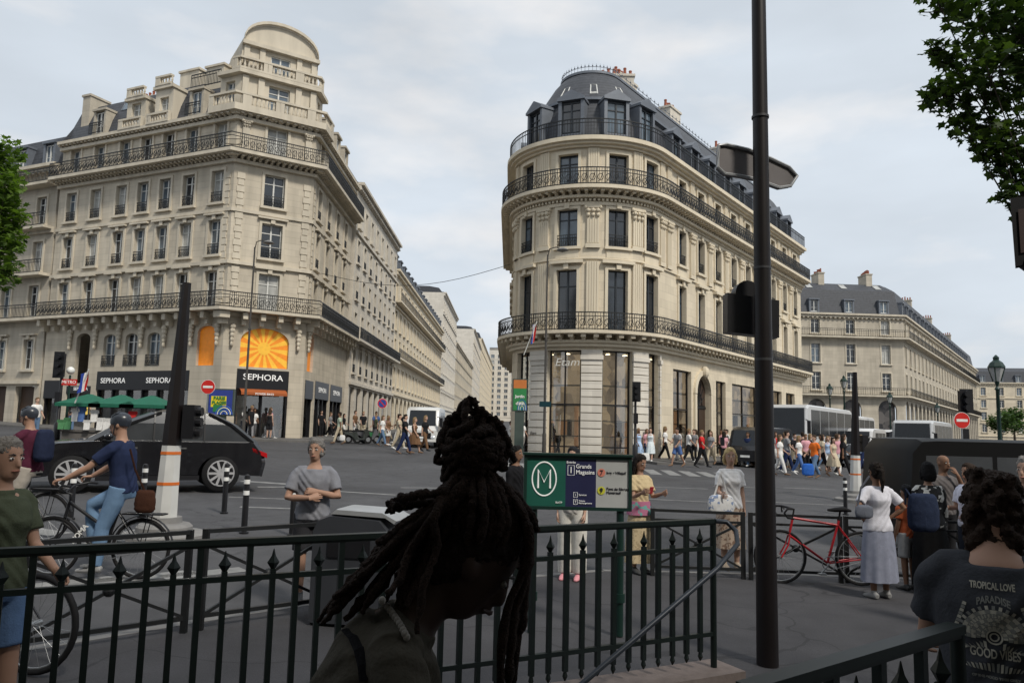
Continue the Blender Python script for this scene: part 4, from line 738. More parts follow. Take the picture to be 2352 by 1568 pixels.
def railing(mb, P, u0, u1, d, z, h=.98, step=.13, ring=True):
    for zz, q in ((z+.06, .025), (z+h*.78, .018), (z+h, .03)): pbox(mb, P, u0, u1, zz-q, zz+q, d-.025, d+.025)
    n = int((u1-u0)/step)
    for i in range(n+1):
        u = u0+(u1-u0)*i/n; w = .012 if i % 6 else .022; p, nn = P.at(u); t = V((-nn.y, nn.x))*w; n2 = nn*.012; c = p+nn*d
        mb.hexa([(c.x-t.x-n2.x, c.y-t.y-n2.y, z), (c.x+t.x-n2.x, c.y+t.y-n2.y, z), (c.x+t.x+n2.x, c.y+t.y+n2.y, z), (c.x-t.x+n2.x, c.y-t.y+n2.y, z), (c.x-t.x-n2.x, c.y-t.y-n2.y, z+h), (c.x+t.x-n2.x, c.y+t.y-n2.y, z+h), (c.x+t.x+n2.x, c.y+t.y+n2.y, z+h), (c.x-t.x+n2.x, c.y-t.y+n2.y, z+h)])
    if ring:
        n = int((u1-u0)/.39)
        for i in range(n):
            u = u0+.195+.39*i; a = [P.P(u+.14*cos(2*PI*j/8), d, z+h*.42+.2*h*sin(2*PI*j/8)) for j in range(8)]; mb.tube(a, .022, 4, 0, closed=True)
            mb.tube([P.P(u-.13, d, z+.12), P.P(u, d, z+h*.3), P.P(u+.13, d, z+h*.72)], .018, 4)
def modill(mb, P, u0, u1, z0, z1, d, step=.55, w=.2):
    n = max(1, int((u1-u0)/step))
    for i in range(n+1):
        u = u0+w/2+(u1-u0-w)*i/n; pbox(mb, P, u-w/2, u+w/2, z0+(z1-z0)*.45, z1, .0, d); pbox(mb, P, u-w*.42, u+w*.42, z0, z0+(z1-z0)*.45, 0, d*.55)
def balustr(mb, P, u0, u1, d, z, h=.9):
    pbox(mb, P, u0, u1, z, z+.14, d-.14, d+.14); pbox(mb, P, u0, u1, z+h-.14, z+h, d-.15, d+.15); n = int((u1-u0)/.26)
    for i in range(n+1):
        u = u0+(u1-u0)*i/n; c = P.P(u, d, z+.14)
        if i % 8 in (0, 1): pbox(mb, P, max(u0, u-.15), min(u1, u+.15), z+.14, z+h-.14, d-.13, d+.13)
        else: mb.lathe([(.05, 0), (.085, .15), (.045, .4), (.06, h-.28)], 6, c)
def chimney(b, x, y, z0, z1, lx, ly, rz=0, npot=5, sm=None):
    q = MB(); mx = M.Translation((x, y, 0)) @ M.Rotation(rz, 4, 'Z'); q.box(-lx/2, lx/2, -ly/2, ly/2, z0, z1); q.box(-lx/2-.08, lx/2+.08, -ly/2-.08, ly/2+.08, z1, z1+.16)
    q.v = [tuple(mx @ V(v)) for v in q.v]; o = b.part('chimney', q, sm or STC)
    for i in range(npot):
        p = MB(); c = mx @ V((-lx/2+lx*(i+.5)/npot, 0, z1+.16)); h = R.uniform(.35, .6); p.lathe([(.12, 0), (.09, h*.85), (.115, h*.86), (.105, h)], 8, c); p.build('chimney_pot', POT, o, 40)
DC = {}
def dormer(b, P, u, d, z, w=1.2, h=1.75, mm=None, tri=True, st='dark'):
    mm = mm or ZINC; key = (w, h, mm.name, tri)
    if key not in DC:
        q = MB(); W2 = w/2+.2
        q.box(-W2, -w/2, 0, 1.7, 0, h+.1); q.box(w/2, W2, 0, 1.7, 0, h+.1); q.box(-W2-.06, W2+.06, -.12, 1.9, h+.1, h+.26); q.box(-W2, W2, -.05, 1.7, -.3, 0)
        q.box(-w/2, w/2, .24, 1.6, 0, h+.1)
        if tri: q.hexa([(-W2-.06, -.1, h+.262), (W2+.06, -.1, h+.262), (W2+.06, 2.2, h+.262), (-W2-.06, 2.2, h+.262), (-.05, -.1, h+.75), (.05, -.1, h+.75), (.05, 2.2, h+.75), (-.05, 2.2, h+.75)])
        DC[key] = q.mesh('dormer', mm)
    p, n = P.at(u); rz = atan2(n.x, -n.y); o = inst('dormer', DC[key], b.r, P.P(u, d, z)-b.r.location, rz); a, pn, c = winmesh(w, h, st)
    q = inst('window', c, o); q.material_slots[1].link = 'OBJECT'; q.material_slots[1].material = R.choice([GLD, GLB, GLB])
def capital(mb, P, u, w, z, h, d0, d1):
    for i, (e, f) in enumerate(((.0, .0), (.03, .03), (.07, .08), (.12, .13))): pbox(mb, P, u-w/2-e, u+w/2+e, z+h*i/4, z+h*(i+1)/4-.015, d0, d1+f)
    for i in range(3):
        for j in range(2): c = P.P(u+(i-1)*w*.38, d1+.06+.05*j, z+h*(.2+.35*j)); mb.ball(c, w*.16, w*.16, h*.16, 6)
    for s in (1, -1): mb.ball(P.P(u+s*(w/2+.06), d1+.1, z+h*.8), .1, .1, .1, 8)
def surround(mb, P, u, z, w, h, d=.07, sill=True, hood=True):
    pbox(mb, P, u-w/2-.17, u-w/2, z, z+h, 0, d); pbox(mb, P, u+w/2, u+w/2+.17, z, z+h, 0, d); pbox(mb, P, u-w/2-.17, u+w/2+.17, z+h, z+h+.17, 0, d)
    if hood: pbox(mb, P, u-w/2-.3, u+w/2+.3, z+h+.30, z+h+.42, 0, .26); pbox(mb, P, u-.14, u+.14, z+h+.02, z+h+.30, d+.002, d+.12)
    if sill: pbox(mb, P, u-w/2-.22, u+w/2+.22, z-.16, z, 0, .2)
def ends(mb, P, u, z0, z1, dep=9, m=0):
    mb.add([P.P(u, 0, z0), P.P(u, -dep, z0), P.P(u, -dep, z1), P.P(u, 0, z1)], [(0, 1, 2, 3)], m)
# ------------------------------------------------------------ left corner building
dL = V((-.911, .413)); A = V((-18.2, 48.)); Bc = A+V((.84, .54))*5.25; Lm = A+dL*16.9; Bf = V((Bc.x, 63.6))
P = Path(('L', Lm, A), ('L', A, Bc), ('L', Bc, Bf)); uA, uB, uE = P.S[1][0], P.S[1][1], P.L
S = Bld('weathered stone corner building with domed turret, orange sunburst panels and black shopfront', (A.x, A.y, 1.))
cols = [P.U(0, px, py) for px, py in ((152, 615), (208, 608), (267, 602), (317, 597), (368, 592), (423, 585), (490, 577))]
uc = (uA+uB)/2; rcols = [uB+1.7+2.85*i for i in range(4)]; allc = [(u, 1.05) for u in cols]+[(uc, 1.35)]+[(u, 1.0) for u in rcols]
rows = [(9.1, 11.6), (12.65, 14.95), (16.1, 18.25), (19.45, 21.5)]
holes = [(u-w/2, u+w/2, a, b) for u, w in allc for a, b in rows]
ml = [(u, 1.15) for u in cols[2:5]]; big = [(P.U(0, 472, 800), 1.5), (uc, 3.1), (uB+1.5, 1.5)]
mezz = [(u-w/2, u+w/2, 5.55, 7.75) for u, w in ml]+[(u-w/2, u+w/2, 5.5, 8.05) for u, w in big]+[(cols[1]-.75, cols[1]+.65, 4.4, 7.9)]
shop = [(P.U(0, 218, 930), P.U(0, 430, 930), .2, 5.2), (uc-1.65, uc+1.65, .2, 5.35), (P.U(0, 150, 930), P.U(0, 205, 930), .2, 4.2), (uB+.55, uB+2.6, .2, 4.9), (uB+3.2, uB+7.2, .2, 5.0), (uB+7.8, uB+11.8, .2, 5.0), (.3, P.U(0, 138, 930), .2, 4.6)]
mb = MB(); wall(mb, P, 0, uE, -1, 22.0, holes+mezz+shop, .3)
for a, b, c, d in mezz: archfill(mb, P, a, b, d-(b-a)*.28, d)
ends(mb, P, 0, -1, 22); ends(mb, P, uE, -1, 22); S.part('wall', mb, STA)
tr = MB()
for u, w in allc:
    for i, (a, b) in enumerate(rows): surround(tr, P, u, a, w, b-a, .08, i in (1, 2), i in (0, 1))
for z, d in ((8.75, .28), (12.1, .2), (15.55, .12), (18.75, .25), (21.6, .3), (22.0, .55)): pbox(tr, P, 0, uE, z-.1, z+.12, .002, d)
pbox(tr, P, 0, uE, 8.9, 9.08, .003, 1.05); pbox(tr, P, 0, uE, 19.1, 19.32, .003, 1.0); modill(tr, P, 0, uE, 8.1, 8.86, .8, 1.1, .3); modill(tr, P, 0, uE, 18.88, 19.08, .7, .38, .18); modill(tr, P, 0, uE, 21.72, 21.9, .45, .4, .18)
for u in (uA-.5, uA+.45, uB-.45, uB+.45):          # quoins on the corner
    for i in range(20): z = 9.3+i*.44; w = .5 if i % 2 else .36; pbox(tr, P, u-w/2, u+w/2, z, z+.39, .002, .07)
for u in (uA+.55, uB-.55): pbox(tr, P, u-.22, u+.22, 19.5, 21.1, .002, .2); capital(tr, P, u, .4, 21.1, .45, 0, .2)
for u in [(a+b)/2 for a, b in zip(cols, cols[1:])]+[uA-.4, uA+.5, uB-.5, uB+.4]:  # carved drops under the long balcony
    for k in range(5): tr.ball(P.P(u, .16, 8.0-k*.28), .2-.025*k, .16, .18, 7)
S.part('cornice', tr, TRIM)
for i, (u, w) in enumerate(allc):
    for j, (a, b) in enumerate(rows): S.win(P, u, a, w, b-a, 'white', guard=j in (1, 2), d=-.1)
for u, w in ml: S.win(P, u, 5.55, w, 2.2, 'white', guard=True, d=-.1)
for u, w in big:                    # sunburst panels
    q = MB(); n = 28; zc = 6.75
    def rim(a):
        x, z = cos(a), sin(a); t = 9
        for lim in ((w/2)/abs(x) if abs(x) > 1e-6 else 99, (8.05-zc)/z if z > 1e-6 else 99, (zc-5.5)/-z if z < -1e-6 else 99): t = min(t, lim)
        return u+x*t, zc+z*t
    for i in range(n*3):
        (ua, za), (ub, zb) = rim(2*PI*i/(n*3)), rim(2*PI*(i+1)/(n*3)); q.add([P.P(u, -.2, zc), P.P(ua, -.2, za), P.P(ub, -.2, zb)], [(0, 1, 2)], (i//3) % 2 if w > 2 else 0)
    if w > 2: q.add([P.P(u+.42*cos(2*PI*i/20), -.19, zc+.42*sin(2*PI*i/20)) for i in range(20)], [tuple(range(20))], 1)
    S.part('sunburst_panel', q, [ORG, YEL])
b2 = MB(); railing(b2, P, 0, uE, .98, 9.08, 1.0); S.part('balcony_railing', b2, IRON); b2 = MB(); railing(b2, P, 0, uE, .93, 19.32, 1.0); S.part('balcony_railing', b2, IRON)
for i, (a, b, c, d) in enumerate(shop):
    q = MB(); pbox(q, P, a, b, c-1, d, -.6, -.55, 0); n = max(1, int((b-a)/1.25))
    for k in range(n+1): u = a+.05+(b-a-.1)*k/n; pbox(q, P, u-.05, u+.05, c-1, d, -.3, -.08, 1)
    pbox(q, P, a, b, d-(1.25 if i != 2 else .5), d, -.35, .03, 1); pbox(q, P, a, b, c-1, .6, -.3, -.05, 1); S.part('shopfront', q, [SHK, BLK])
    q = MB(); pbox(q, P, a, b, c, d-1, -.34, -.33); S.part('shop_window', q, SHG)
def sephora(px, py, seg, z, size): u = P.U(seg, px, py); p, n = P.at(u); txt('SEPHORA', size, LET, S.r, frame(P.P(u, .045, z), (-n.y, n.x)), bold=.003, sx=1.12)
sephora(262, 855, 0, 4.55, .5); sephora(368, 855, 0, 4.55, .5); sephora(190, 850, 0, 4.0, .3)
for u, z, s in ((uc, 4.85, .54), (uB+5.2, 4.4, .5), (uB+9.8, 4.4, .5)): p, n = P.at(u); txt('SEPHORA', s, LET, S.r, frame(P.P(u, .045, z), (-n.y, n.x)), bold=.003, sx=1.1)
q = MB(); prof(q, P, uc-1.45, uc+1.45, [(-.05, 4.12), (.35, 4.03), (.6, 3.86), (.6, 3.7)]); S.part('awning', q, mat('orange_awning', (.33, .085, .02), .7))
p, n = P.at(uc); txt('POWER BIKES', .19, LET, S.r, frame(P.P(uc, .61, 3.78), (-n.y, n.x)))
# roof: slate mansard, stone bays, dormers, turret
rf = MB()
for a, b in ((0, uA-2.0), (uB+2.0, uE)): prof(rf, P, a, b, [(.3, 22.1), (-.2, 22.15), (-.6, 23.6), (-1.3, 25.3), (-2.6, 26.0), (-9, 26.1)])
rf.add([P.P(0, d, z) for d, z in ((.3, 22.1), (-.6, 23.6), (-1.3, 25.3), (-2.6, 26), (-9, 26.1), (-9, 22))], [(0, 1, 2, 3, 4, 5)]); S.part('roof', rf, SLATE)
def bay(px0, px1, py, z1, d=.1):
    a = P.U(0, px0, py); b = P.U(0, px1, py); q = MB(); c = (a+b)/2; w = min(1.0, (b-a)*.5); hl = [(c-w/2, c+w/2, 22.5, 24.1)]
    wall(q, P, a, b, 21.95, z1, hl, .3, 0, d)
    for u in (a, b): q.add([P.P(u, d, 21.95), P.P(u, d, z1), P.P(u, -4, z1), P.P(u, -4, 21.95)], [(0, 1, 2, 3)])
    q.add([P.P(a, d, z1), P.P(b, d, z1), P.P(b, -4, z1), P.P(a, -4, z1)], [(0, 1, 2, 3)])
    pbox(q, P, a-.1, b+.1, z1-.02, z1+.2, -1, d+.2); balustr(q, P, a-.2, b+.2, d+.35, 22.1, .75); balustr(q, P, a+.1, b-.1, d+.1, z1+.2, .7)
    S.part('stone_bay', q, TRIM)
    for h_ in hl: S.win(P, c, h_[2], w, h_[3]-h_[2], 'white', d=d-.1)
bay(292, 334, 290, 24.3); bay(360, 400, 235, 24.7)
for px in (228, 447):
    u = P.U(0, px, 270); dormer(S, P, u, -.05, 22.5, .9, 1.6, STC, False, 'white'); q = MB(); railing(q, P, u-.65, u+.65, .25, 22.4, .8, .13, False); S.part('balcony_railing', q, IRON)
u = P.U(0, 466, 180); q = MB(); pbox(q, P, u-.8, u+.8, 24.6, 26.2, -3.2, -1.0); pbox(q, P, u-.9, u+.9, 26.2, 26.35, -3.3, -.9); S.part('attic_block', q, TRIM); q = MB(); railing(q, P, u-1.5, u+1.2, -.4, 24.6, .95, .13, False); S.part('balcony_railing', q, IRON); S.win(P, u, 24.75, .9, 1.2, 'white', d=-.96)
u = P.U(0, 395, 165); q = MB(); pbox(q, P, u-.9, u+.9, 25.1, 26.6, -3.6, -1.5); pbox(q, P, u-1., u+1., 26.6, 26.75, -3.7, -1.4); S.part('attic_block', q, TRIM); S.win(P, u, 25.35, .9, 1.0, 'white', d=-1.46)
q = MB(); railing(q, P, 8.5, uA-2.6, -3.0, 26.0, .9, 1.0, False); S.part('roof_handrail', q, ZINC)
for px in (200, 262, 345, 420):
    u = P.U(0, px, 230); q = MB(); vs = [P.P(u+s, -.98+.06-(z-24.4)*.4, z) for s, z in ((-.35, 24.4), (.35, 24.4), (.33, 25.1), (-.33, 25.1))]; q.add(vs, [(0, 1, 2, 3)]); q.tube(vs, .045, 5, 1, closed=True); S.part('skylight', q, [GLB, ZINC])
for i in range(3): dormer(S, P, uB+4.+2.85*i, -.1, 22.5, 1.0, 1.6, STC, False, 'white')
T0, T1 = uA-1.9, uB+1.9; q = MB(); tw = [(uc-.7, uc+.7, 22.7, 24.45), (uA-1.45, uA-.65, 22.7, 24.4), (uB+.6, uB+1.3, 22.7, 24.4), (uc-.65, uc+.65, 25.4, 26.6)]
wall(q, P, T0, T1, 21.9, 25.1, tw[:3], .3, 0, -.2); wall(q, P, uA+.05, uB-.05, 25.1, 27.0, tw[3:], .3, 0, -.35)
for u in (T0, T1): q.add([P.P(u, -.2, 21.9), P.P(u, -5, 21.9), P.P(u, -5, 25.1), P.P(u, -.2, 25.1)], [(0, 1, 2, 3)])
nc = P.at(uc)[1]; nc3 = V((nc.x, nc.y, 0))
for u in (uA+.05, uB-.05):
    a = P.P(u, -.35, 0); a = V((a.x, a.y, 0)); q.add([a+V((0, 0, 25.1)), a-nc3*4+V((0, 0, 25.1)), a-nc3*4+V((0, 0, 27.05)), a+V((0, 0, 27.05))], [(0, 1, 2, 3)])
prof(q, P, T0, T1, [(-.2, 25.1), (-3.6, 25.12)])
pbox(q, P, T0, T1, 21.95, 22.25, 0, .75); pbox(q, P, T0, T1, 24.75, 25.0, -.19, .2); pbox(q, P, uA+.02, uB-.02, 26.85, 27.1, -.34, .0); balustr(q, P, T0, T1, .6, 22.25, .95); balustr(q, P, uA-.6, uB+.6, .05, 25.02, .85); modill(q, P, T0, T1, 21.75, 21.94, .6, .5, .2)
for u in (uA+.35, uB-.35, uc-1.25, uc+1.25): pbox(q, P, u-.2, u+.2, 22.3, 24.7, -.19, -.02); pbox(q, P, u-.18, u+.18, 25.1, 26.85, -.34, -.2)
n = 16; ua, ub = uA+.1, uB-.1; vs = []
for dd in (-.3, -4.3):
    for i in range(n+1): p_ = P.P(uc-(ub-ua)/2*cos(PI*i/n)*.999, 0, 0); vs.append(V((p_.x+nc.x*dd, p_.y+nc.y*dd, 27.05+1.7*sin(PI*i/n)**.9)))
q.add(vs, [tuple(range(n+1)), tuple(range(n+1, 2*n+2))]+[(i, i+1, n+2+i, n+1+i) for i in range(n)])
for i in range(n):                  # hood moulding over the arched gable
    a, b = vs[i], vs[i+1]; q.hexa([a+nc3*.01, b+nc3*.01, b+nc3*.28, a+nc3*.28, a+nc3*.01+V((0, 0, .2)), b+nc3*.01+V((0, 0, .2)), b+nc3*.28+V((0, 0, .2)), a+nc3*.28+V((0, 0, .2))])
S.part('turret', q, TRIM)
for a, b, c, d in tw: S.win(P, (a+b)/2, c, b-a, d-c, 'white', d=-.3, pane=GLB)
p = P.P(P.U(0, 232, 240), -4.2, 0); chimney(S, p.x, p.y, 24, 26.7, 1.6, .8, -.42, 4); p = P.P(1.2, -1.4, 0); chimney(S, p.x, p.y, 22.5, 25.9, .8, 1.6, -.42, 0)
S.done()
# ------------------------------------------------------------ rounded corner building
RR = 4.8; ce = V((4.85, 48.4)); a0 = PI; a1 = rad(323.5); n1 = V((cos(a1), sin(a1))); dR = V((.595, .804)).normalized(); T1p = ce+n1*RR; lx_ = ce.x-RR
P = Path(('L', V((lx_, 66)), V((lx_, 48.4))), ('A', ce, RR, a0, a1), ('L', T1p, T1p+dR*29.8)); E0 = P.S[1][0]; E1 = P.S[1][1]; EE = P.L
E = Bld('cream stone building with rounded corner, slate dome and three tiers of black iron balconies', (ce.x, ce.y, .5))
ang2u = lambda d: E0+(rad(d)-a0)*RR
rc = [ang2u(x) for x in (212, 248.5, 284.5, 315.)]; fc = [E1+3.5+3.05*i for i in range(9)]; lc = [2+3*i for i in range(5)]
ac = [(u, 1.22) for u in rc]+[(u, 1.1) for u in fc]+[(u, 1.1) for u in lc]
rows = [(7.62, 11.25), (12.6, 14.85), (16.1, 18.2)]
holes = [(u-w/2, u+w/2, a, b) for u, w in ac for a, b in rows]
A2 = lambda px: E0+RR*(264.3-180+math.degrees(math.asin(max(-.99, min(.99, (px-1350)/182)))))*PI/180
shopE = [(A2(1187), A2(1222), -.3, 6.55), (A2(1262), A2(1335), -.3, 6.55), (A2(1381), A2(1446), -.3, 6.55), (A2(1481), A2(1508), -.3, 6.55)]
dU = lambda px: P.U(2, px, 950)
shopR = [(dU(1546), dU(1588), .6, 5.9), (dU(1645), dU(1667), .6, 5.6), (dU(1682), dU(1742), .6, 5.6), (dU(1758), dU(1796), .6, 5.6), (dU(1806), dU(1826), .6, 5.6)]; door = (dU(1597), dU(1629), -1, 5.7)
mb = MB(); wall(mb, P, 0, EE, -1.5, 19.0, holes+shopE+shopR+[door], .35); archfill(mb, P, door[0], door[1], 4.6, 5.7); ends(mb, P, EE, -1.5, 19, 12); E.part('wall', mb, STB)
tr = MB()
for u, w in ac:
    for i, (a, b) in enumerate(rows): surround(tr, P, u, a, w, b-a, .09, i == 1, False); pbox(tr, P, u-.14, u+.14, b+.02, b+.34, .092, .2) if i < 2 else None
    pbox(tr, P, u-w/2-.35, u+w/2+.35, 11.6, 11.78, 0, .3); pbox(tr, P, u-w/2-.1, u+w/2+.1, 11.95, 12.4, 0, .06)
for z0, z1, d in ((6.75, 6.95, .25), (6.95, 7.1, .42), (7.42, 7.6, 1.0), (11.85, 11.93, .1), (15.05, 15.25, .12), (15.45, 15.6, .4), (15.85, 16.06, .95), (18.55, 18.7, .2), (18.7, 18.85, .42), (18.85, 19.1, .62)): pbox(tr, P, 0, EE, z0, z1, .003, d)
modill(tr, P, 0, EE, 7.05, 7.42, .85, .62, .24); modill(tr, P, 0, EE, 15.62, 15.85, .75, .42, .18)
n = int(EE/.24)
for i in range(n): u = EE*(i+.3)/n; pbox(tr, P, u, u+.12, 15.27, 15.42, .004, .22)
E.part('cornice', tr, TRIMB)
def pil(u, w, z0, z1, cap=True):
    q = MB(); pbox(q, P, u-w/2, u+w/2, z0, z1-.75*cap, .002, .1); pbox(q, P, u-w/2-.06, u+w/2+.06, z0, z0+.25, .003, .16)
    for k in range(5): x = u-w*.4+w*.2*k; pbox(q, P, x-w*.065, x+w*.065, z0+.3, z1-.8*cap, .1, .125)
    if cap: capital(q, P, u, w, z1-.75, .75, 0, .1)
    E.part('pilaster', q, TRIMB)
mids = [(x+y)/2 for x, y in zip(rc, rc[1:])]
for u in [ang2u(193)]+mids: pil(u, .72, 12.5, 15.05); pil(u, .72, 7.7, 11.7, False); pil(u, .66, 16.1, 18.5, False)
for u in [E1+.5, E1+1.5]+[(x+y)/2 for x, y in zip(fc, fc[1:])]: pil(u, .6, 12.0, 15.05); pil(u, .6, 16.1, 18.5, False)
for i, (u, w) in enumerate(ac):
    for j, (a, b) in enumerate(rows): E.win(P, u, a, w, b-a, 'dark', guard=j == 1, pane=R.choice([GLD, GLD, GLB]), d=-.12)
for z, d in ((7.6, .93), (16.06, .88)): q = MB(); railing(q, P, 0, EE, d, z, 1.0); E.part('balcony_railing', q, IRON)
q = MB(); railing(q, P, 0, EE, .45, 19.1, 1.05, .16, False); E.part('balcony_railing', q, IRON)
for h_ in shopE+shopR:
    a, b, c, d = h_; q = MB(); pbox(q, P, a, b, c, d, -.33, -.32); E.part('shop_window', q, SHG)
    q = MB(); n = 3 if b-a > 1.4 else 2
    for k in range(n): u = a+.04+(b-a-.08)*k/(n-1); pbox(q, P, u-.035, u+.035, c, d, -.36, -.25)
    for z in (3.4, d-.08, 1.0): pbox(q, P, a, b, z, z+.08, -.36, -.25)
    E.part('shop_frame', q, BLK)
q = MB(); pbox(q, P, E0, EE, -.5, 6.6, -2.4, -2.3, 0)
for z in (1.6, 2.5, 3.4, 4.6): pbox(q, P, E0, EE, z, z+.06, -2.3, -1.6, 1)
for i in range(60): u = E0+.3+(EE-E0)*i/60; pbox(q, P, u, u+R.uniform(.2, .5), R.choice([.6, 1.7, 2.6]), R.choice([1.3, 2.2, 3.1])+.3, -2.0, -1.7, R.choice([2, 3, 4]))
pbox(q, P, E0, EE, 6.5, 6.6, -2.3, -.4, 1)
for i in range(26): u = E0+.6+(EE-E0)*i/26; pbox(q, P, u-.12, u+.12, 6.42, 6.46, -1.4, -1.1, 5)
E.part('shop_interior', q, [SHW, mat('pale_shelf', (.4, .36, .3), .6), mat('glowing_warm_goods', (.5, .28, .15), .7, emit=.45), mat('glowing_pale_goods', (.65, .55, .42), .7, emit=.4), mat('dark_goods', (.08, .06, .06), .7), mat('ceiling_spot', (1, .85, .6), .5, emit=5)])  # back wall and goods glow by themselves to look lit; spots are lamps
for a, b in ((A2(1222), A2(1262)), (A2(1335), A2(1381)), (A2(1446), A2(1481)), (A2(1508), E1+.35)):   # white rusticated piers
    q = MB(); n = 16
    for k in range(n): z = -.6+k*7.2/n; pbox(q, P, a+.02, b-.02, z, z+7.2/n-.05, .003, .12)
    pbox(q, P, a-.02, b+.02, 6.0, 6.25, .003, .2); E.part('pier', q, STW)
q = MB(); u = (door[0]+door[1])/2; w = door[1]-door[0]; pbox(q, P, door[0], door[1], -1, 5.7, -.4, -.3, 0); pbox(q, P, u-.03, u+.03, -1, 3.6, -.3, -.26, 1); pbox(q, P, door[0], door[1], 3.6, 3.75, -.3, -.24, 1)
for i in range(9): a = PI*i/8; q.tube([P.P(u, -.27, 3.8), P.P(u+cos(a)*w*.46, -.27, 3.8+1.6*sin(a))], .03, 5, 1)
q.tube([P.P(u+cos(PI*i/8)*w*.25, -.27, 3.8+.9*sin(PI*i/8)) for i in range(9)], .03, 5, 1)
E.part('door', q, [mat('oak_door', (.05, .03, .02), .5), IRON])
q = MB(); n = 14
for i in range(n):
    a, b = PI*i/n, PI*(i+1)/n; q.hexa([P.P(u+cos(x)*w*.5*s, d, 4.55+1.25*sin(x)*s) for d in (.003, .16) for x, s in ((a, 1), (b, 1), (b, 1.28), (a, 1.28))])
for s in (1, -1): pbox(q, P, u+s*w*.57-.15, u+s*w*.57+.15, -1, 4.5, .003, .15)
q.ball(P.P(u, .2, 6.0), .3, .3, .4, 8); E.part('door_surround', q, TRIMB)
u = A2(1302); p, n = P.at(u); txt('Etam', .64, mat('lit_shop_letters', (.75, .72, .64), .4, emit=.3), E.r, frame(P.P(u, -.18, 5.85), (-n.y, n.x)), shear=.25, bold=-.004, sx=1.15)
u = A2(1234); p, n = P.at(u); txt('Etam', .24, BLK, E.r, frame(P.P(u, .135, 1.75), (-n.y, n.x)), shear=.35)
rf = MB(); prof(rf, P, 0, EE, [(.55, 19.1), (-.55, 19.12), (-.75, 20.4), (-1.25, 21.9), (-1.15, 22.02), (-1.3, 22.15), (-1.75, 23.0), (-2.3, 23.9), (-2.85, 24.55), (-2.95, 24.62), (-4.7, 24.7)])
rf.add([P.P(EE, d, z) for d, z in ((0, 19.1), (-.55, 19.12), (-1.25, 21.9), (-2.85, 24.55), (-8, 24.6), (-8, 19))], [(0, 1, 2, 3, 4, 5)])
p_ = [P.P(u, -4.7, 24.69) for u in P.cuts(E1, EE)]; pl = [P.P(u, -4.7, 24.69) for u in (0, E0)]; rf.add(p_+[pl[0]+V((3, 0, 0)), pl[0]], [tuple(range(len(p_)+2))]); E.part('roof', rf, SLATE, 30)
q = MB(); pbox(q, P, 0, EE, 22.0, 22.16, -1.3, -1.05); pbox(q, P, 0, EE, 24.52, 24.68, -2.95, -2.75); E.part('roof_flashing', q, ZINC)
for u in rc: dormer(E, P, u, -.35, 19.6, 1.2, 2.0)
for u in fc+lc: dormer(E, P, u, -.35, 19.5, 1.0, 1.7)
for dg_ in (232, 267, 300):
    u = ang2u(dg_); q = MB(); vs = [P.P(u+s, -1.46-(z-22.5)*.62, z) for s, z in ((-.32, 22.55), (.32, 22.55), (.3, 23.35), (-.3, 23.35))]; q.add(vs, [(0, 1, 2, 3)]); q.tube(vs, .045, 5, 1, closed=True); E.part('skylight', q, [GLW, WFR])
q = MB(); pbox(q, P, 0, EE, 24.94, 24.97, -2.86, -2.84)
for i in range(int(EE/.6)): c = P.P(.2+.6*i, -2.85, 24.66); q.lathe([(.012, 0), (.012, .3), (.05, .36), (.012, .42), (.006, .52)], 6, c)
E.part('roof_cresting', q, ZINC)
for t, dd, L in ((3.2, -4.2, 2.4), (9.5, -3.6, 1.8), (19.5, -3.6, 2.0)): p = P.P(E1+t, dd, 0); chimney(E, p.x, p.y, 23.5, 25.9, L, .9, .93, 6, STD)
p = P.P(E0-3, -4, 0); chimney(E, p.x+2.4, p.y-2, 24.2, 25.6, 2.6, .8, 0, 7, STD); E.done()
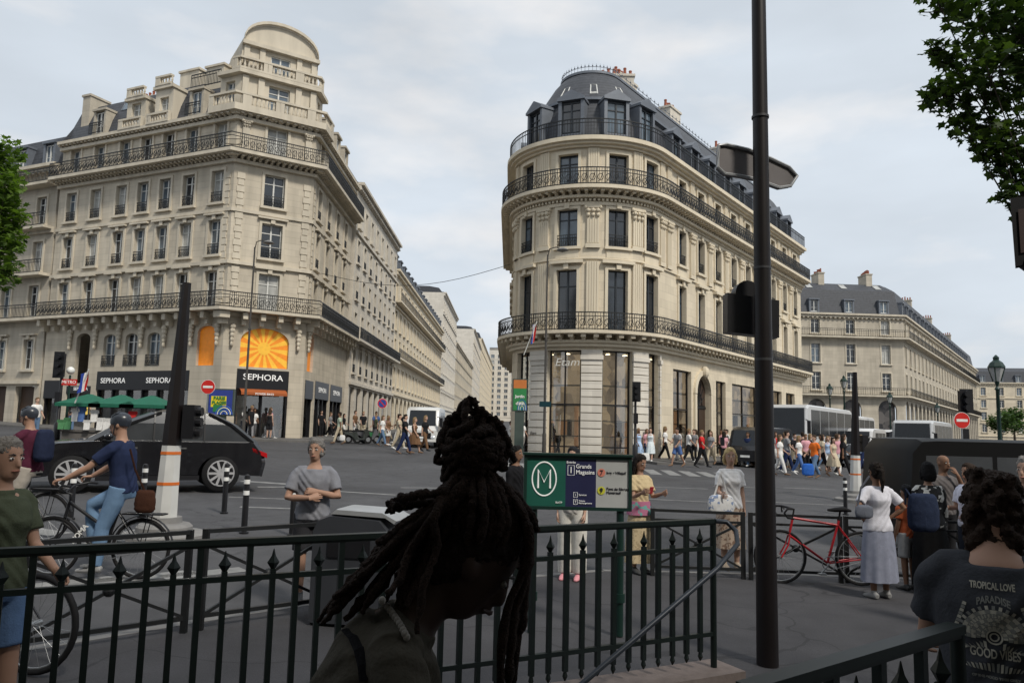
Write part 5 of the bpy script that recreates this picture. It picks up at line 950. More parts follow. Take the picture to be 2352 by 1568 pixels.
# ------------------------------------------------------------ plainer stone buildings
def gen(label, P, zb, zt, rows, sp, ww, sm, tm, roofh=3.2, bal=(), dormers=True, style='white', guards=(), shopm=None, chims=((.3, 5), (.75, 5)), arc=False, group=None, skyl=False, fl=0.):
    p0 = P.P(P.L/2, 0, zb); b = Bld(label, p0, group=group); cl = []
    for q in P.S:
        L = q[1]-q[0]; n = max(1, int((L-.8)/sp)); cl += [q[0]+L*(i+.5)/n for i in range(n)]
    holes = [(u-ww/2, u+ww/2, a, c) for u in cl for a, c in rows]; sh = []
    if shopm:
        z1 = rows[0][0]-1.2; sh = [(u-sp*.36, u+sp*.36, zb, z1) for u in cl]
    mb = MB(); wall(mb, P, 0, P.L, zb-2, zt, holes+sh, .28)
    if arc: [archfill(mb, P, h[0], h[1], h[3]-(h[1]-h[0])/2, h[3]) for h in sh]
    for u in (0, P.L): ends(mb, P, u, zb-2, zt+fl, 10)
    b.part('wall', mb, sm); tr = MB()
    for u in cl:
        for i, (a, c) in enumerate(rows): surround(tr, P, u, a, ww, c-a, .07, True, i == 0 and P.L < 40)
    for z, d in [(zt-.3, .3), (zt, .55)]+[(z, .2) for z in (rows[0][0]-.9, rows[-1][0]-.6)]: pbox(tr, P, 0, P.L, z-.14, z+.1, .003, d)
    for z in bal: pbox(tr, P, 0, P.L, z-.2, z, .004, .85)
    modill(tr, P, 0, P.L, zt-.62, zt-.44, .35, .6, .22); b.part('cornice', tr, tm)
    for u in cl:
        for i, (a, c) in enumerate(rows): b.win(P, u, a, ww, c-a, style, simple=True, d=-.08, guard=(i in guards and b.n < 90))
    for z in bal: q = MB(); railing(q, P, 0, P.L, .8, z, .95, .16 if P.L < 40 else .3, False); b.part('balcony_railing', q, IRON)
    if sh:
        q = MB()
        for h in sh: pbox(q, P, h[0], h[1], h[2]-2, h[3], -.5, -.45, 0)
        b.part('shopfront', q, shopm)
    rf = MB(); prof(rf, P, 0, P.L, [(.3, zt+.1), (-.35, zt+.12), (-.95, zt+roofh*.74), (-2.8, zt+roofh), (-10, zt+roofh+.05)])
    for u in (0, P.L): rf.add([P.P(u, d, z) for d, z in ((-.35, zt), (-.95, zt+roofh*.74), (-2.8, zt+roofh), (-10, zt+roofh), (-10, zt))], [(0, 1, 2, 3, 4)])
    b.part('roof', rf, SLATE)
    if dormers: [dormer(b, P, u, -.12, zt+.3, .95, 1.5, ZINC, False, style) for u in (cl if P.L < 40 else cl[:26])]
    for f, n in chims: u = P.L*f; p, nn = P.at(u); c = P.P(u, -3.5, 0); chimney(b, c.x, c.y, zt+1.5, zt+roofh+1.3, 2.2, .8, atan2(-nn.y, -nn.x), n)
    if skyl:
        for u in cl[:8]:
            q = MB(); f_ = lambda t: (-.95-1.85*t+.03, zt+roofh*(.74+.26*t)+.06); q.add([P.P(u+s, *f_(t)) for s, t in ((-.4, .2), (.4, .2), (.4, .8), (-.4, .8))], [(0, 1, 2, 3)]); b.part('skylight', q, GLW)
    b.done(); return b
x0 = Bc.x
R4 = lambda z, n, h=3.1, w=1.9: [(z+h*i, z+h*i+w) for i in range(n)]
gen('pale grey stone building with black shopfront next to the corner one in the narrow street', Path(('L', (x0+.25, 63.9), (x0+.3, 87))), 1.1, 22.6, R4(6.4, 5, 3.15, 2.0), 2.7, 1.05, STD, STD, 2.0, (9.2,), False, guards=(0, 1, 2, 3), shopm=SHK, chims=((.5, 4),))
gen('cream stone building with arcaded ground floor in the narrow street', Path(('L', (x0+.1, 87.4), (x0+.3, 146))), 1.3, 20.0, R4(6.6, 4, 3.3, 2.2), 3.3, 1.25, STB, TRIMB, 2.6, (9.9, 16.4), True, shopm=SHK, arc=True, chims=())
gen('tall white building with bare party wall beyond the arcaded one in the narrow street', Path(('L', (x0+.3, 147), (x0+.3, 184))), 2, 28.0, R4(6.5, 7, 3., 1.9), 3.2, 1.1, STW, STW, 1.2, (), False, chims=())
gen('beige building deeper in the narrow street with grey roof', Path(('L', (x0+.1, 185), (x0+.4, 262))), 2.7, 22.5, R4(7, 5, 3.1, 1.9), 3.5, 1.1, STC, TRIM, 3, (), False)
gen('tall pale block deep in the narrow street', Path(('L', (x0+.5, 263), (x0+.3, 330))), 3.5, 36, R4(7, 9, 3.1, 1.9), 4.5, 1.2, STW, STD, 1, (), False, chims=())
gen('cream building far along the narrow street', Path(('L', (x0+.4, 332), (x0+1.8, 478))), 4.5, 41, R4(8, 10, 3.2, 1.9), 6, 1.3, STB, TRIMB, 3, (), False)
gen('white modern block closing the far end of the narrow street', Path(('L', (-14, 480), (12, 480))), 6, 52, R4(10, 11, 3.6, 2.2), 4.2, 2.2, STW, STW, 1, (), False, chims=())
gen('slate roofed stone building at left edge of picture with three iron balconies', Path(('L', Lm+dL*16, Lm+dL*.25)), 1.2, 20.6, [(5.4, 7.6), (9.3, 11.6), (12.65, 14.9), (16.2, 18.3)], 2.9, 1.1, STC, TRIM, 3.6, (9.1, 12.4, 15.9, 19.2), True, shopm=mat('brown_shopfront', (.05, .03, .02), .6, emit=.05), chims=())
gen('far stone building across the avenue with slate mansard and long balconies', Path(('L', (37.2, 99), (51.2, 99.6)), ('L', (51.2, 99.6), (51.2+56.5, 99.6+77.5))), .2, 17.9, [(8.0, 10.3), (11.5, 14.0), (15.35, 17.2)], 3.4, 1.2, STC, TRIM, 4.6, (7.4, 14.95), True, shopm=SHK, arc=True, chims=((.04, 7), (.1, 7), (.35, 6), (.55, 6), (.8, 6)), skyl=True)
gen('stone building closing the avenue at far right', Path(('L', (118, 195), (150, 188))), -1, 16.5, R4(4, 4, 3.1, 2), 3.6, 1.2, STB, TRIMB, 4, (), True, chims=((.2, 5), (.6, 5)))
gen('pale building at far right behind the lantern', Path(('L', (150.5, 178), (185, 172))), -2, 13.5, R4(3, 3, 3.1, 2), 3.6, 1.2, STD, STD, 3, (), False)
gen('stone building added out of view behind the viewer to shade the foreground', Path(('L', (45, -10), (-40, -10))), -.5, 21, R4(5.5, 4, 3.6, 2.2), 4.2, 1.3, STC, TRIM, 3, (), False)  # added behind the camera to keep sun off the foreground
def pave(mb, pts, w, off=0.):
    for (a, b) in zip(pts, pts[1:]):
        a = V(a); b = V(b); t = (b-a).normalized(); n = V((t.y, -t.x))*w
        q = [a-n*.2, b-n*.2, b+n, a+n]; mb.add([(p.x, p.y, gz(p.x, p.y)+off) for p in q]+[(p.x, p.y, gz(p.x, p.y)-.3) for p in q], [(0, 1, 2, 3), (3, 2, 6, 7), (2, 1, 5, 6), (0, 3, 7, 4)])
mb = MB(); pave(mb, [Lm+dL*30, A+V((-.3, 0))], 3.6, .0); pave(mb, [A, Bc], 3.4, .004); pave(mb, [Bc, (x0+.3, 470)], 2.6, .008)
c0 = [(lx_, 90), (lx_, 48.4)]+[tuple(ce+V((cos(x), sin(x)))*RR) for x in [a0+(a1-a0)*i/12 for i in range(1, 12)]]+[tuple(T1p), tuple(T1p+dR*30)]
pave(mb, c0[:2], 2.4, .002)
for i in range(1, len(c0)-1): pave(mb, c0[i:i+2], 3.6, .004+.001*i)
struct('far_pavement', mb, PVF)
# ------------------------------------------------------------ metro entrance
rl = V((-2.54, 3.8)); rr_ = V((1.55, 5.9))
def metro_rail(label, a, b, n, zt, zb, phase=0):
    t = thing('metro_railing', label, 'railing', (a.x, a.y, zb)); A3 = V((a.x, a.y, 0)); B3 = V((b.x, b.y, 0)); Z = lambda p, z: V((p.x, p.y, z))
    q = MB(); q.bar(Z(A3, zt), Z(B3, zt), .062, .03); q.bar(Z(A3, zt-.022), Z(B3, zt-.022), .04, .016); q.build('top_rail', RLM, t, world=True)
    for z in (zt-.2, zb+.12): q = MB(); q.bar(Z(A3, z), Z(B3, z), .034, .03); q.build('lower_rail', RLM, t, world=True)
    m1 = MB(); m1.box(-.016, .016, -.016, .016, zb-zb, zt-zb-.03); m1.lathe([(.005, -.06), (.02, -.03), (.012, 0)], 6); f1 = m1.mesh('bar', RLM)
    m2 = MB(); h = zt-zb-.2; m2.box(-.015, .015, -.015, .015, .0, h+.04); m2.lathe([(.012, h+.04), (.034, h+.075), (.012, h+.11), (.002, h+.15)], 4); m2.lathe([(.005, -.06), (.02, -.03), (.012, 0)], 6); f2 = m2.mesh('spear_bar', RLM)
    rz = atan2(b.y-a.y, b.x-a.x)
    for i in range(n+1):
        p = a.lerp(b, i/n); s = (i+phase) % 2; inst('bar' if not s else 'spear_bar', f1 if not s else f2, t, (p.x-a.x, p.y-a.y, 0), rz)
    for p in (a, b): q = MB(); q.tube([(p.x, p.y, zb-.3), (p.x, p.y, zt+.01)], .024, 10); q.build('post', RLM, t, 40, world=True)
    return t
metro_rail('long dark iron railing along the far side of the metro stairs', rl-(rr_-rl)*.12, rr_, 40, 1.30, .36)
metro_rail('dark iron railing in the near right corner', V((.62, 2.05)), V((1.575, 2.765)), 9, 1.30, .36, 1)
def plinth(a, b, lab, top=.24):
    d = (b-a).normalized(); n = V((-d.y, d.x))*.17; mb = MB(); mb.hexa([(p.x, p.y, z) for z in (-.3, top) for p in (a-n, b-n, b+n, a+n)]); tag(mb.build('stone_plinth', mat('pink_granite', (.17, .135, .12), .75, 0, .35, 12, .3, 60)), lab, 'plinth')
dvv = (rr_-rl).normalized(); plinth(rl-dvv*.6, rr_+dvv*.15, 'pinkish stone plinth under the long metro railing'); plinth(V((-2.5, .66)), V((.45, 2.17)), 'low stone plinth on the near side of the stairs under the foreground person', .19)
t = thing('metro_stairs', 'stone stairs sinking down inside the metro opening', 'stairs', (1.6, 4.4, 0)); q = MB(); A_, B_, C_, D_ = [V((x, y)) for x, y in OP]
for i in range(15):
    s0, s1 = i/15, (i+1)/15; z = .0-.17*(i+1); a, b = B_.lerp(A_, s0), B_.lerp(A_, s1); c, d = C_.lerp(D_, s0), C_.lerp(D_, s1); q.hexa([(p.x, p.y, zz) for zz in (z-.4, z) for p in (d, c, a, b)])
q.build('steps', mat('stair_stone', (.09, .087, .083), .8), t, world=True)
for a, b in ((A_, B_), (C_, D_), (D_, A_)): q = MB(); q.add([(a.x, a.y, gz(a.x, a.y)), (b.x, b.y, gz(b.x, b.y)), (b.x, b.y, -3.2), (a.x, a.y, -3.2)], [(0, 1, 2, 3)]); q.build('side_wall', mat('stair_wall_tile', (.14, .13, .125), .5), t, world=True)
q = MB(); q.tube([(1.56, 5.88, 1.3), (1.66, 5.93, 1.29), (1.72, 5.89, 1.23), (1.70, 5.78, 1.15), (1.5, 5.6, 1.0), (.42, 5.06, .30), (-1.2, 4.2, -.7)], .018, 10); o = q.build('handrail', mat('blue_grey_handrail', (.03, .036, .046), .4, .3), t, 60, world=True)
# metro sign
D = 7.3; s0 = W(1204, 1046, D); s1 = W(1450, 1046, D); zt = W(1327, 1046, D).z; zb = W(1327, 1170, D).z; cx = (s0.x+s1.x)/2; w = s1.x-s0.x; gx = gz(cx, D)
t = thing('metro_sign', 'dark green metro entrance sign with white M and line numbers on two posts', 'sign', (cx, D, gx)); hh = zt-zb
q = MB(); q.box(-w/2, w/2, -.05, .05, zt-.03-gx, zt-gx); q.box(-w/2, w/2, -.05, .05, zb-gx, zb-gx+.03); q.box(-w/2, -w/2+.03, -.05, .05, zb-gx+.03, zt-gx-.03); q.box(w/2-.03, w/2, -.05, .05, zb-gx+.03, zt-gx-.03); q.box(-w/2+.03, w/2-.03, -.02, .03, zb-gx+.03, zt-gx-.03)
q.box(-w/2-.01, w/2+.01, -.07, .07, zt-gx, zt-gx+.02); q.build('frame', GRN, t)
x0_, x1_ = -w/2+.03, w/2-.03; xa = x0_+(x1_-x0_)*.38; xb = x0_+(x1_-x0_)*.68
for c, a, b in (((.015, .10, .072), x0_, xa), ((.022, .024, .07), xa, xb), ((.40, .41, .40), xb, x1_)): q = MB(); q.box(a, b, -.034, -.02, zb-gx+.03, zt-gx-.03); q.build('panel', mat('sign_panel', c, .4), t)
for x in (-w/2+.1, w/2-.1): q = MB(); q.tube([(x, 0, 0), (x, 0, zb-gx)], .035, 10); q.tube([(x, 0, .3), (x, 0, .38)], .05, 10); q.build('post', GRN, t, 40)
fr_ = lambda x, z: frame(V((cx+x, D-.037, z)), (1, 0)); zc = (zt+zb)/2; mxm = (x0_+xa)/2-.02
q = MB(); q.tube([(mxm+.112*cos(2*PI*i/40), -.036, zc+.03-gx+.155*sin(2*PI*i/40)) for i in range(40)], .0065, 6, closed=True); q.build('emblem_ring', LET, t)
q = MB(); q.tube([(mxm+a, -.036, zc+.03-gx+b) for a, b in ((-.056, -.085), (-.056, .085), (0, -.03), (.056, .085), (.056, -.085))], [.009]*5, 6); q.build('emblem_letter', LET, t)
txt('RATP', .026, LET, t, fr_(xa-.06, zb+.065))
txt('Entrée', .032, LET, t, fr_(xa+.05, zt-.062)); txt('1', .08, LET, t, fr_(xa+.05, zt-.135)); txt('Grands\nMagasins', .054, LET, t, fr_(xa+.095, zt-.125), ax='LEFT', sx=.92)
for x, z, a, b in ((xa+.05, zt-.135, .030, .045), (xa+.095, zb+.14, .018, .022), (xa+.095, zb+.075, .018, .022)): q = MB(); q.tube([(x-a, -.036, z-gx-b), (x+a, -.036, z-gx-b), (x+a, -.036, z-gx+b), (x-a, -.036, z-gx+b)], .0028, 4, closed=True); q.build('pictogram', LET, t)
txt('Services', .022, LET, t, fr_(xa+.125, zb+.14), ax='LEFT'); txt('Tickets\nRechargements', .02, LET, t, fr_(xa+.125, zb+.075), ax='LEFT'); txt('i', .032, LET, t, fr_(xa+.095, zb+.14)); txt('T', .032, LET, t, fr_(xa+.095, zb+.075))
DK = mat('dark_lettering', (.03, .03, .04), .5)
for z, c, s, l in ((zt-.15, (.65, .22, .16), '7', 'Ivry • Villejuif'), (zt-.315, (.55, .55, .05), '9', 'Pont de Sèvres\nMontreuil')):
    q = MB(); q.tube([(xb+.05, -.036, z-gx), (xb+.05, -.04, z-gx)], .037, 20, 0, (1, 0, 0)); q.build('line_disc', mat('line_disc', c, .5), t); m4 = fr_(xb+.05, z); m4[1][3] -= .006; txt(s, .06, DK, t, m4, bold=.001); txt(l, .034, DK, t, fr_(xb+.098, z), ax='LEFT')
# ------------------------------------------------------------ kerb barriers
def barrier(a, b, label):
    a = V(a); b = V(b); t = thing('kerb_barrier', label, 'barrier', (a.x, a.y, gz(a.x, a.y)), 0, 'crossed iron barriers along the kerb'); Z = lambda p, z: V((p.x, p.y, gz(p.x, p.y)+z))
    for p in (a, b): q = MB(); q.bar(Z(p, 0), Z(p, .86), .05); q.build('post', IRON, t, world=True)
    for z, w, h in ((.84, .05, .035), (.72, .03, .03), (.12, .035, .035)): q = MB(); q.bar(Z(a, z), Z(b, z), w, h); q.build('rail', IRON, t, world=True)
    q = MB(); q.bar(Z(a, .12), Z(b, .72), .028); q.bar(Z(a, .72), Z(b, .125), .026); m = (a+b)/2; q.ball(Z(m, .42), .05); q.build('cross_brace', IRON, t, world=True)
for a, b, l in (((-4.75, 4.75), (-3.75, 5.85), 'black crossed barrier at lower left nearest the olive top'), ((-3.65, 5.95), (-2.75, 6.8), 'black crossed barrier below the cyclist in navy shirt'), ((-2.65, 6.9), (-1.75, 7.7), 'black crossed barrier left of the person with folded arms'), ((1.9, 10.25), (3.1, 10.3), 'black crossed barrier left of the fair haired person'), ((3.2, 10.3), (4.4, 10.35), 'black crossed barrier behind the left wheel of the red bicycle'), ((4.5, 10.4), (5.7, 10.45), 'black crossed barrier right of the red bicycle'), ((5.8, 10.45), (7.0, 10.5), 'black crossed barrier at right edge before the black van')): barrier(a, b, l)
# ------------------------------------------------------------ big pole with sign back and signal box
p0 = onz(1756, 6.66); t = thing('signal_pole', 'tall brown black pole in front of the rounded building carrying a sign and signal box', 'pole', p0)
q = MB(); q.tube([(0, 0, -.02), (0, 0, 1.2), (0, 0, 2.8), (0, 0, 4.6), (0, 0, 8.2)], [.09, .084, .075, .067, .056], 18); q.build('pole', POLE, t, 40)
for z in (3.36, 4.75, 2.55): q = MB(); q.tube([(0, 0, z), (0, 0, z+.022)], .0765, 18); q.build('clamp', mat('dark_steel', (.05, .05, .052), .5, .4), t, 40)
pts = [(1650, 335), (1668, 333), (1720, 345), (1770, 365), (1812, 385), (1830, 405), (1815, 428), (1790, 432), (1735, 412), (1700, 405), (1665, 400), (1648, 385)]
q = MB(); f1 = [W(x, y, 6.86+(x-1740)*.0008) for x, y in pts]; n = len(pts); q.add(f1+[v+V((0, .06, 0)) for v in f1], [tuple(range(n)), tuple(range(n, 2*n))]+[(i, (i+1) % n, n+(i+1) % n, n+i) for i in range(n)]); q.tube([v+V((0, -.01, 0)) for v in f1], .016, 6, 1, closed=True)
q.bar(W(1655, 362, 6.83), W(1822, 408, 6.95), .03, .03, 1); q.build('direction_sign', [mat('sign_back', (.13, .12, .12), .5, .2), ALU], t, world=True)
q = MB(); pts = [(1671, 672), (1790, 690), (1790, 775), (1671, 762)]; f1 = [W(x, y, 6.82) for x, y in pts]; q.hexa(f1+[v+V((0, .16, 0)) for v in f1]); q.build('signal_box', BLK, t, world=True)
q = MB(); c = W(1716, 672, 6.9); q.tube([c+V((0, -.02, 0)), c+V((0, .14, 0))], .11, 18); q.build('signal_hood', BLK, t, 40, world=True)
def mast(label, px, D, sc, h, mirror=1):
    p = onz(px, D, -.12); t = thing('signal_mast', label, 'mast', p); k = sc
    q = MB(); q.lathe([(.62*k, 0), (.62*k, .09), (.56*k, .12), (.4*k, .13), (.4*k, .2), (.36*k, .24), (.25*k, .26), (.24*k, .34)], 32); q.build('foot', mat('grey_concrete', (.2, .195, .19), .85, 0, .3, bump=.3), t, 30)
    a = .18*k; b = .145*k; c = .07*k; z1 = 1.42
    q = MB(); q.tube([(0, 0, .3), (.02, 0, z1)], [a, b], 8, 0); q.build('white_shaft', mat('white_enamel', (.55, .55, .53), .4, 0, .25, 3), t)
    q = MB(); q.tube([(.02, 0, z1), (.12*mirror*.6, 0, h)], [b*1.03, c], 8); q.build('upper_shaft', POLE, t)
    for z in (.82, 1.28): q = MB(); f_ = (z-.3)/(z1-.3); r_0 = a+(b-a)*f_; q.tube([(.02*f_, 0, z), (.02*f_, 0, z+.045)], [r_0+.006, r_0+.004], 8); q.build('orange_band', mat('orange_band', (.6, .14, .02), .5), t)
    q = MB(); q.box(.2*k, .38*k, -.12*k, .12*k, z1+.1, z1+.62)
    for i in range(3): q.tube([(.36*k, 0, z1+.2+.16*i), (.46*k, 0, z1+.2+.16*i)], .07*k, 10)
    q.bar((.05, 0, z1+.4), (.22*k, 0, z1+.4), .04); q.build('signal_head', BLK, t)
mast('tapered signal mast with white orange banded lower part on a round concrete foot', 393, 11.9, 1.0, 3.95)
mast('smaller distant signal mast with white lower part before the coaches', 1962, 24, 1.0, 4.0)
def bollard(label, px, D):
    p = onz(px, D, -.12); t = thing('bollard', label, 'bollard', p, 0, 'black bollards with white bands'); q = MB(); q.lathe([(.075, 0), (.075, .03), (.05, .04), (.048, .9), (.04, .94), (.01, .955)], 14); q.build('post', BLK, t, 40)
    for z in (.62, .8): q = MB(); q.lathe([(.0495, z), (.0495, z+.07)], 14); q.build('white_band', WHT, t, 40)
for l, px, D in (('banded bollard furthest left beside the mast foot', 526, 15.), ('banded bollard standing nearest, left of the person with folded arms', 574, 12.8), ('banded bollard just behind the person with folded arms', 683, 12.8), ('banded bollard small in the distance near white signal mast', 1938, 20.), ('banded bollard behind the front wheel of black bicycle', 178, 13.4), ('banded bollard behind the rider in navy shirt', 340, 14.)): bollard(l, px, D)
p = onz(835, 7.4); t = thing('litter_bin', 'dark grey rounded litter cabinet with pale metal lid behind railing', 'bin', p, -.15)
q = MB(); q.slab([(-.36, 0), (.36, 0), (.36, .88), (.28, .97), (-.2, 1.0), (-.32, .95), (-.36, .85)], .26, .08); q.build('cabinet', mat('dark_grey_enamel', (.04, .043, .05), .4), t, 40); q = MB(); q.slab([(-.2, 1.003), (.33, .985), (.42, .93), (.44, .96), (.3, 1.03), (-.15, 1.045)], .25, .06); q.build('lid', ALU, t, 40); q = MB(); q.box(-.2, .2, -.275, -.255, .62, .78); q.build('slot', BLK, t)
# ------------------------------------------------------------ lamps, signs, lights
def lamp_arm(label, px, D, pyt):
    p = onz(px, D); zt = W(px, pyt, D).z-p.z; t = thing('street_lamp', label, 'street lamp', p, 0, 'slim street lamps on the corners'); q = MB(); q.tube([(0, 0, 0), (0, 0, 1.2), (0, 0, 1.3), (0, 0, zt-.3)], [.11, .1, .075, .045], 10); q.tube([(0, 0, zt-.5), (.1, -.05, zt), (.45, -.1, zt+.1), (.7, -.1, zt)], .03, 6); q.tube([(0, 0, zt*.55), (0, 0, zt*.55+.1)], .09, 10); q.build('pole', mat('bronze_paint', (.05, .045, .04), .5), t, 40)
    q = MB(); q.lathe([(.03, .16), (.3, .03), (.34, 0), (.3, -.03), (.02, -.12)], 14, (.8, -.1, zt-.06)); q.build('lamp_head', mat('lamp_grey', (.2, .2, .2), .4), t, 40)
lamp_arm('slim street lamp before the left corner building', 558, 43, 555); lamp_arm('slim street lamp before the rounded corner building', 1250, 40.5, 572)
def lantern(label, px, D, pyt):
    p = onz(px, D, -.1); zt = W(px, pyt, D).z-p.z; t = thing('street_lantern', label, 'street lamp', p, 0, 'old style lantern lamps on the avenue'); q = MB(); q.lathe([(.2, 0), (.2, .5), (.13, .6), (.1, 1.2), (.075, 1.3), (.06, zt-1.35), (.1, zt-1.3), (.04, zt-1.2), (.09, zt-1.02)], 12); q.build('post', GRN, t, 40)
    q = MB(); q.lathe([(.12, zt-1.0), (.27, zt-.5)], 8); q.build('lantern_glass', mat('milky_glass', (.35, .36, .36), .2), t); q = MB(); q.lathe([(.3, zt-.5), (.3, zt-.45), (.22, zt-.3), (.1, zt-.2), (.11, zt-.1), (.02, zt)], 8)
    for i in range(4): a = PI/4+PI/2*i; q.bar((.13*cos(a), .13*sin(a), zt-1.02), (.28*cos(a), .28*sin(a), zt-.48), .03)
    q.build('lantern_cap', GRN, t)
for l, px, D, y in (('old style lantern lamp at far right, nearest of its kind', 2296, 29, 815), ('old style lantern lamp between the coaches and white mast', 1941, 62, 862), ('old style lantern lamp before the far building corner', 2046, 72, 900), ('old style lantern lamp beyond the white van', 2155, 80, 925), ('small old style lantern lamp in front of far building doors', 1908, 66, 880)): lantern(l, px, D, y)
def roundsign(label, px, py, D, dia, kind, rz=0):
    g = onz(px, D, -.05); c = W(px, py, D); h = c.z-g.z; t = thing('road_sign', label, 'road sign', g, rz); q = MB(); q.tube([(0, .04, 0), (0, .04, h+dia*.5)], .03, 8); q.build('pole', STEEL, t, 40); r = dia/2
    q = MB(); disc = lambda R_, y, m: q.tube([(0, y, h), (0, y+.01, h)], R_, 28, m, (1, 0, 0))
    disc(r, .0, 0); disc(r*.95, -.006, 1)
    if kind == 'no': q.box(-r*.68, r*.68, -.011, -.004, h-r*.16, h+r*.16, 0)
    else: disc(r*.74, -.011, 2); q.bar((-r*.6, -.014, h+r*.6), (r*.6, -.014, h-r*.6), .012, r*.2, 1)
    q.build('sign_disc', [WHT, RED, mat('sign_blue', (.03, .07, .3), .4)], t, 40); return t
roundsign('red no entry sign with white bar beside the colourful poster panel', 470, 888, 31, .58, 'no'); roundsign('red no entry sign with white bar above the black van', 2211, 965, 26, .55, 'no'); roundsign('blue and red parking ban sign by the side street shopfront', 875, 926, 47, .62, 'p')
def traffic(label, px, py, pyb, D, n=3, w=.28):
    g = onz(px, D, 0); zt = W(px, py, D).z-g.z; zb = W(px, pyb, D).z-g.z; t = thing('traffic_light', label, 'traffic light', g); q = MB(); q.lathe([(.13, 0), (.13, .9), (.07, 1.0), (.055, zt)], 10); q.build('pole', BLK, t, 40)
    q = MB(); q.box(-w/2, w/2, -.28, -.06, zb, zt); q.box(-w/2-.06, w/2+.06, -.3, -.275, zb-.06, zt+.06); s = (zt-zb)/n
    for i in range(n): q.tube([(0, -.28, zb+s*(i+.5)), (0, -.45, zb+s*(i+.5))], w*.38, 10)
    q.build('signal_head', BLK, t); q = MB(); q.box(-.1, .1, -.2, -.05, zb-1.1, zb-.6); q.build('walk_signal', BLK, t)
traffic('black traffic light standing in front of the rounded shop corner', 1459, 880, 920, 37); traffic('black traffic light by the souvenir stall at far left', 130, 812, 865, 30); traffic('black traffic light seen from behind above the red sign at right', 2212, 898, 945, 27, w=.34)
t = thing('entrance_lantern', 'dark framed lantern with red glass cut off by the right edge', 'lantern', onz(2440, 5.2)); q = MB(); a = [W(x, y, 5.2) for x, y in ((2320, 455), (2395, 448), (2392, 600), (2332, 612))]; ex = V((.04, .06, 0)); q.hexa([a[3], a[2], a[2]+ex, a[3]+ex, a[0], a[1], a[1]+ex, a[0]+ex]); q.build('housing', mat('lantern_black', (.006, .006, .007), .7, spec=.2), t, world=True)
q = MB(); m = [v+V((0, -.012, 0)) for v in (W(2336, 482, 5.2), W(2384, 476, 5.2), W(2380, 575, 5.2), W(2342, 582, 5.2))]; q.add(m, [(0, 1, 2, 3)]); q.build('red_glass', mat('dark_red_glass', (.022, .006, .005), .6), t, world=True); q = MB(); c = W(2362, 605, 5.24); q.lathe([(.02, -.06), (.08, 0), (.07, .03)], 8, c); b = W(2440, 1000, 5.2); q.tube([(b.x, 5.3, gz(b.x, 5.3)), (b.x, 5.3, 3.2), (b.x-.05, 5.3, c.z+.1), (c.x, 5.25, c.z+.05)], .05, 10); q.build('bracket_post', BLK, t, 40, world=True)
def poster(label, px0, px1, py0, py1, D, cols, texts):
    a, b = W(px0, py0, D), W(px1, py1, D); c = (a+b)/2; g = onz((px0+px1)/2, D); w = b.x-a.x; h = a.z-b.z; z0 = b.z-g.z; t = thing('poster_panel', label, 'poster', g); q = MB(); q.box(-w/2-.06, w/2+.06, -.08, .08, z0-.06, z0+h+.06); q.box(-.25, .25, -.05, .05, -.1, z0-.06); q.build('housing', mat('grey_green_housing', (.06, .08, .07), .4), t)
    q = MB(); q.box(-w/2, w/2, -.09, -.082, z0, z0+h, 0)
    for i, (x0, x1, y0, y1, m) in enumerate(cols): q.box(x0*w-w/2, x1*w-w/2, -.096-.001*i, -.09, z0+y0*h, z0+y1*h, m)
    for i in range(5): q.tube([(w*.18+.07*(i+1)*w*cos(PI*j/10), -.105, z0+.0+h*.07*(i+1)*sin(PI*j/10)) for j in range(11)], w*.02, 5, 3 if i % 2 else 4)
    ms = [mat('poster_ink', x, .5, emit=.02) for x in ((.03, .05, .25), (.03, .2, .06), (.75, .6, .02), (.75, .75, .7), (.04, .12, .5), (.5, .16, .04))]; q.build('poster', ms, t, 40)
    for s, x, y, sz, m in texts: txt(s, sz, ms[m], t, frame(V((g.x+(x-.5)*w, D-.115, g.z+z0+y*h)), (1, 0)), bold=.006)
poster('colourful blue green and yellow poster panel beside the no entry sign', 478, 528, 895, 952, 33, [(0, 1, .4, 1, 0), (.1, .75, .3, .75, 2), (.2, .6, .1, .4, 1)], [('PARIS', .45, .66, .2, 1), ('PLAGES', .45, .48, .18, 1)])
poster('orange and dark green poster panel hanging at the left of the rounded shop', 1178, 1206, 872, 942, 41.5, [(0, 1, .0, .72, 1), (0, 1, .72, 1, 5)], [('Jardin', .5, .45, .22, 3), ("d'été", .5, .22, .22, 3)])
def flag(label, px, py, D, h):
    p = W(px, py, D); t = thing('flag', label, 'flag', p); q = MB(); q.tube([(0, 0, 0), (.35*h, -.1, h*.95)], .025, 6); q.build('pole', WFR, t, 40); q = MB(); n = 9
    for i in range(n):
        for j in range(3):
            f_ = lambda u, v: V((.34*h-.17*u-.08*v*h*.6+.03*sin(u*5+v*4), -.1+.12*sin(u*3.2+v), h*.92-v*h*.55-u*.12)); u0, u1 = j/3*1.2, (j+1)/3*1.2; v0, v1 = i/n, (i+1)/n; q.add([f_(u0, v0), f_(u1, v0), f_(u1, v1), f_(u0, v1)], [(0, 1, 2, 3)], 2-j)
    q.build('cloth', [cloth((.03, .06, .3)), cloth(w_), cloth((.5, .03, .03))], t, 60)
flag('blue white red flag on a white pole over the souvenir stall', 172, 925, 28, 1.3); flag('blue white red flag on the stone pier left of the shop', 1203, 815, 43, 2.)
t = thing('street_name_sign', 'small dark green street name plate on the slim lamp by the rounded shop', 'sign', W(1252, 928, 40)); q = MB(); q.box(-.3, .3, -.14, -.1, -.14, .14); q.build('plate', mat('enamel_green', (.01, .04, .05), .3), t)
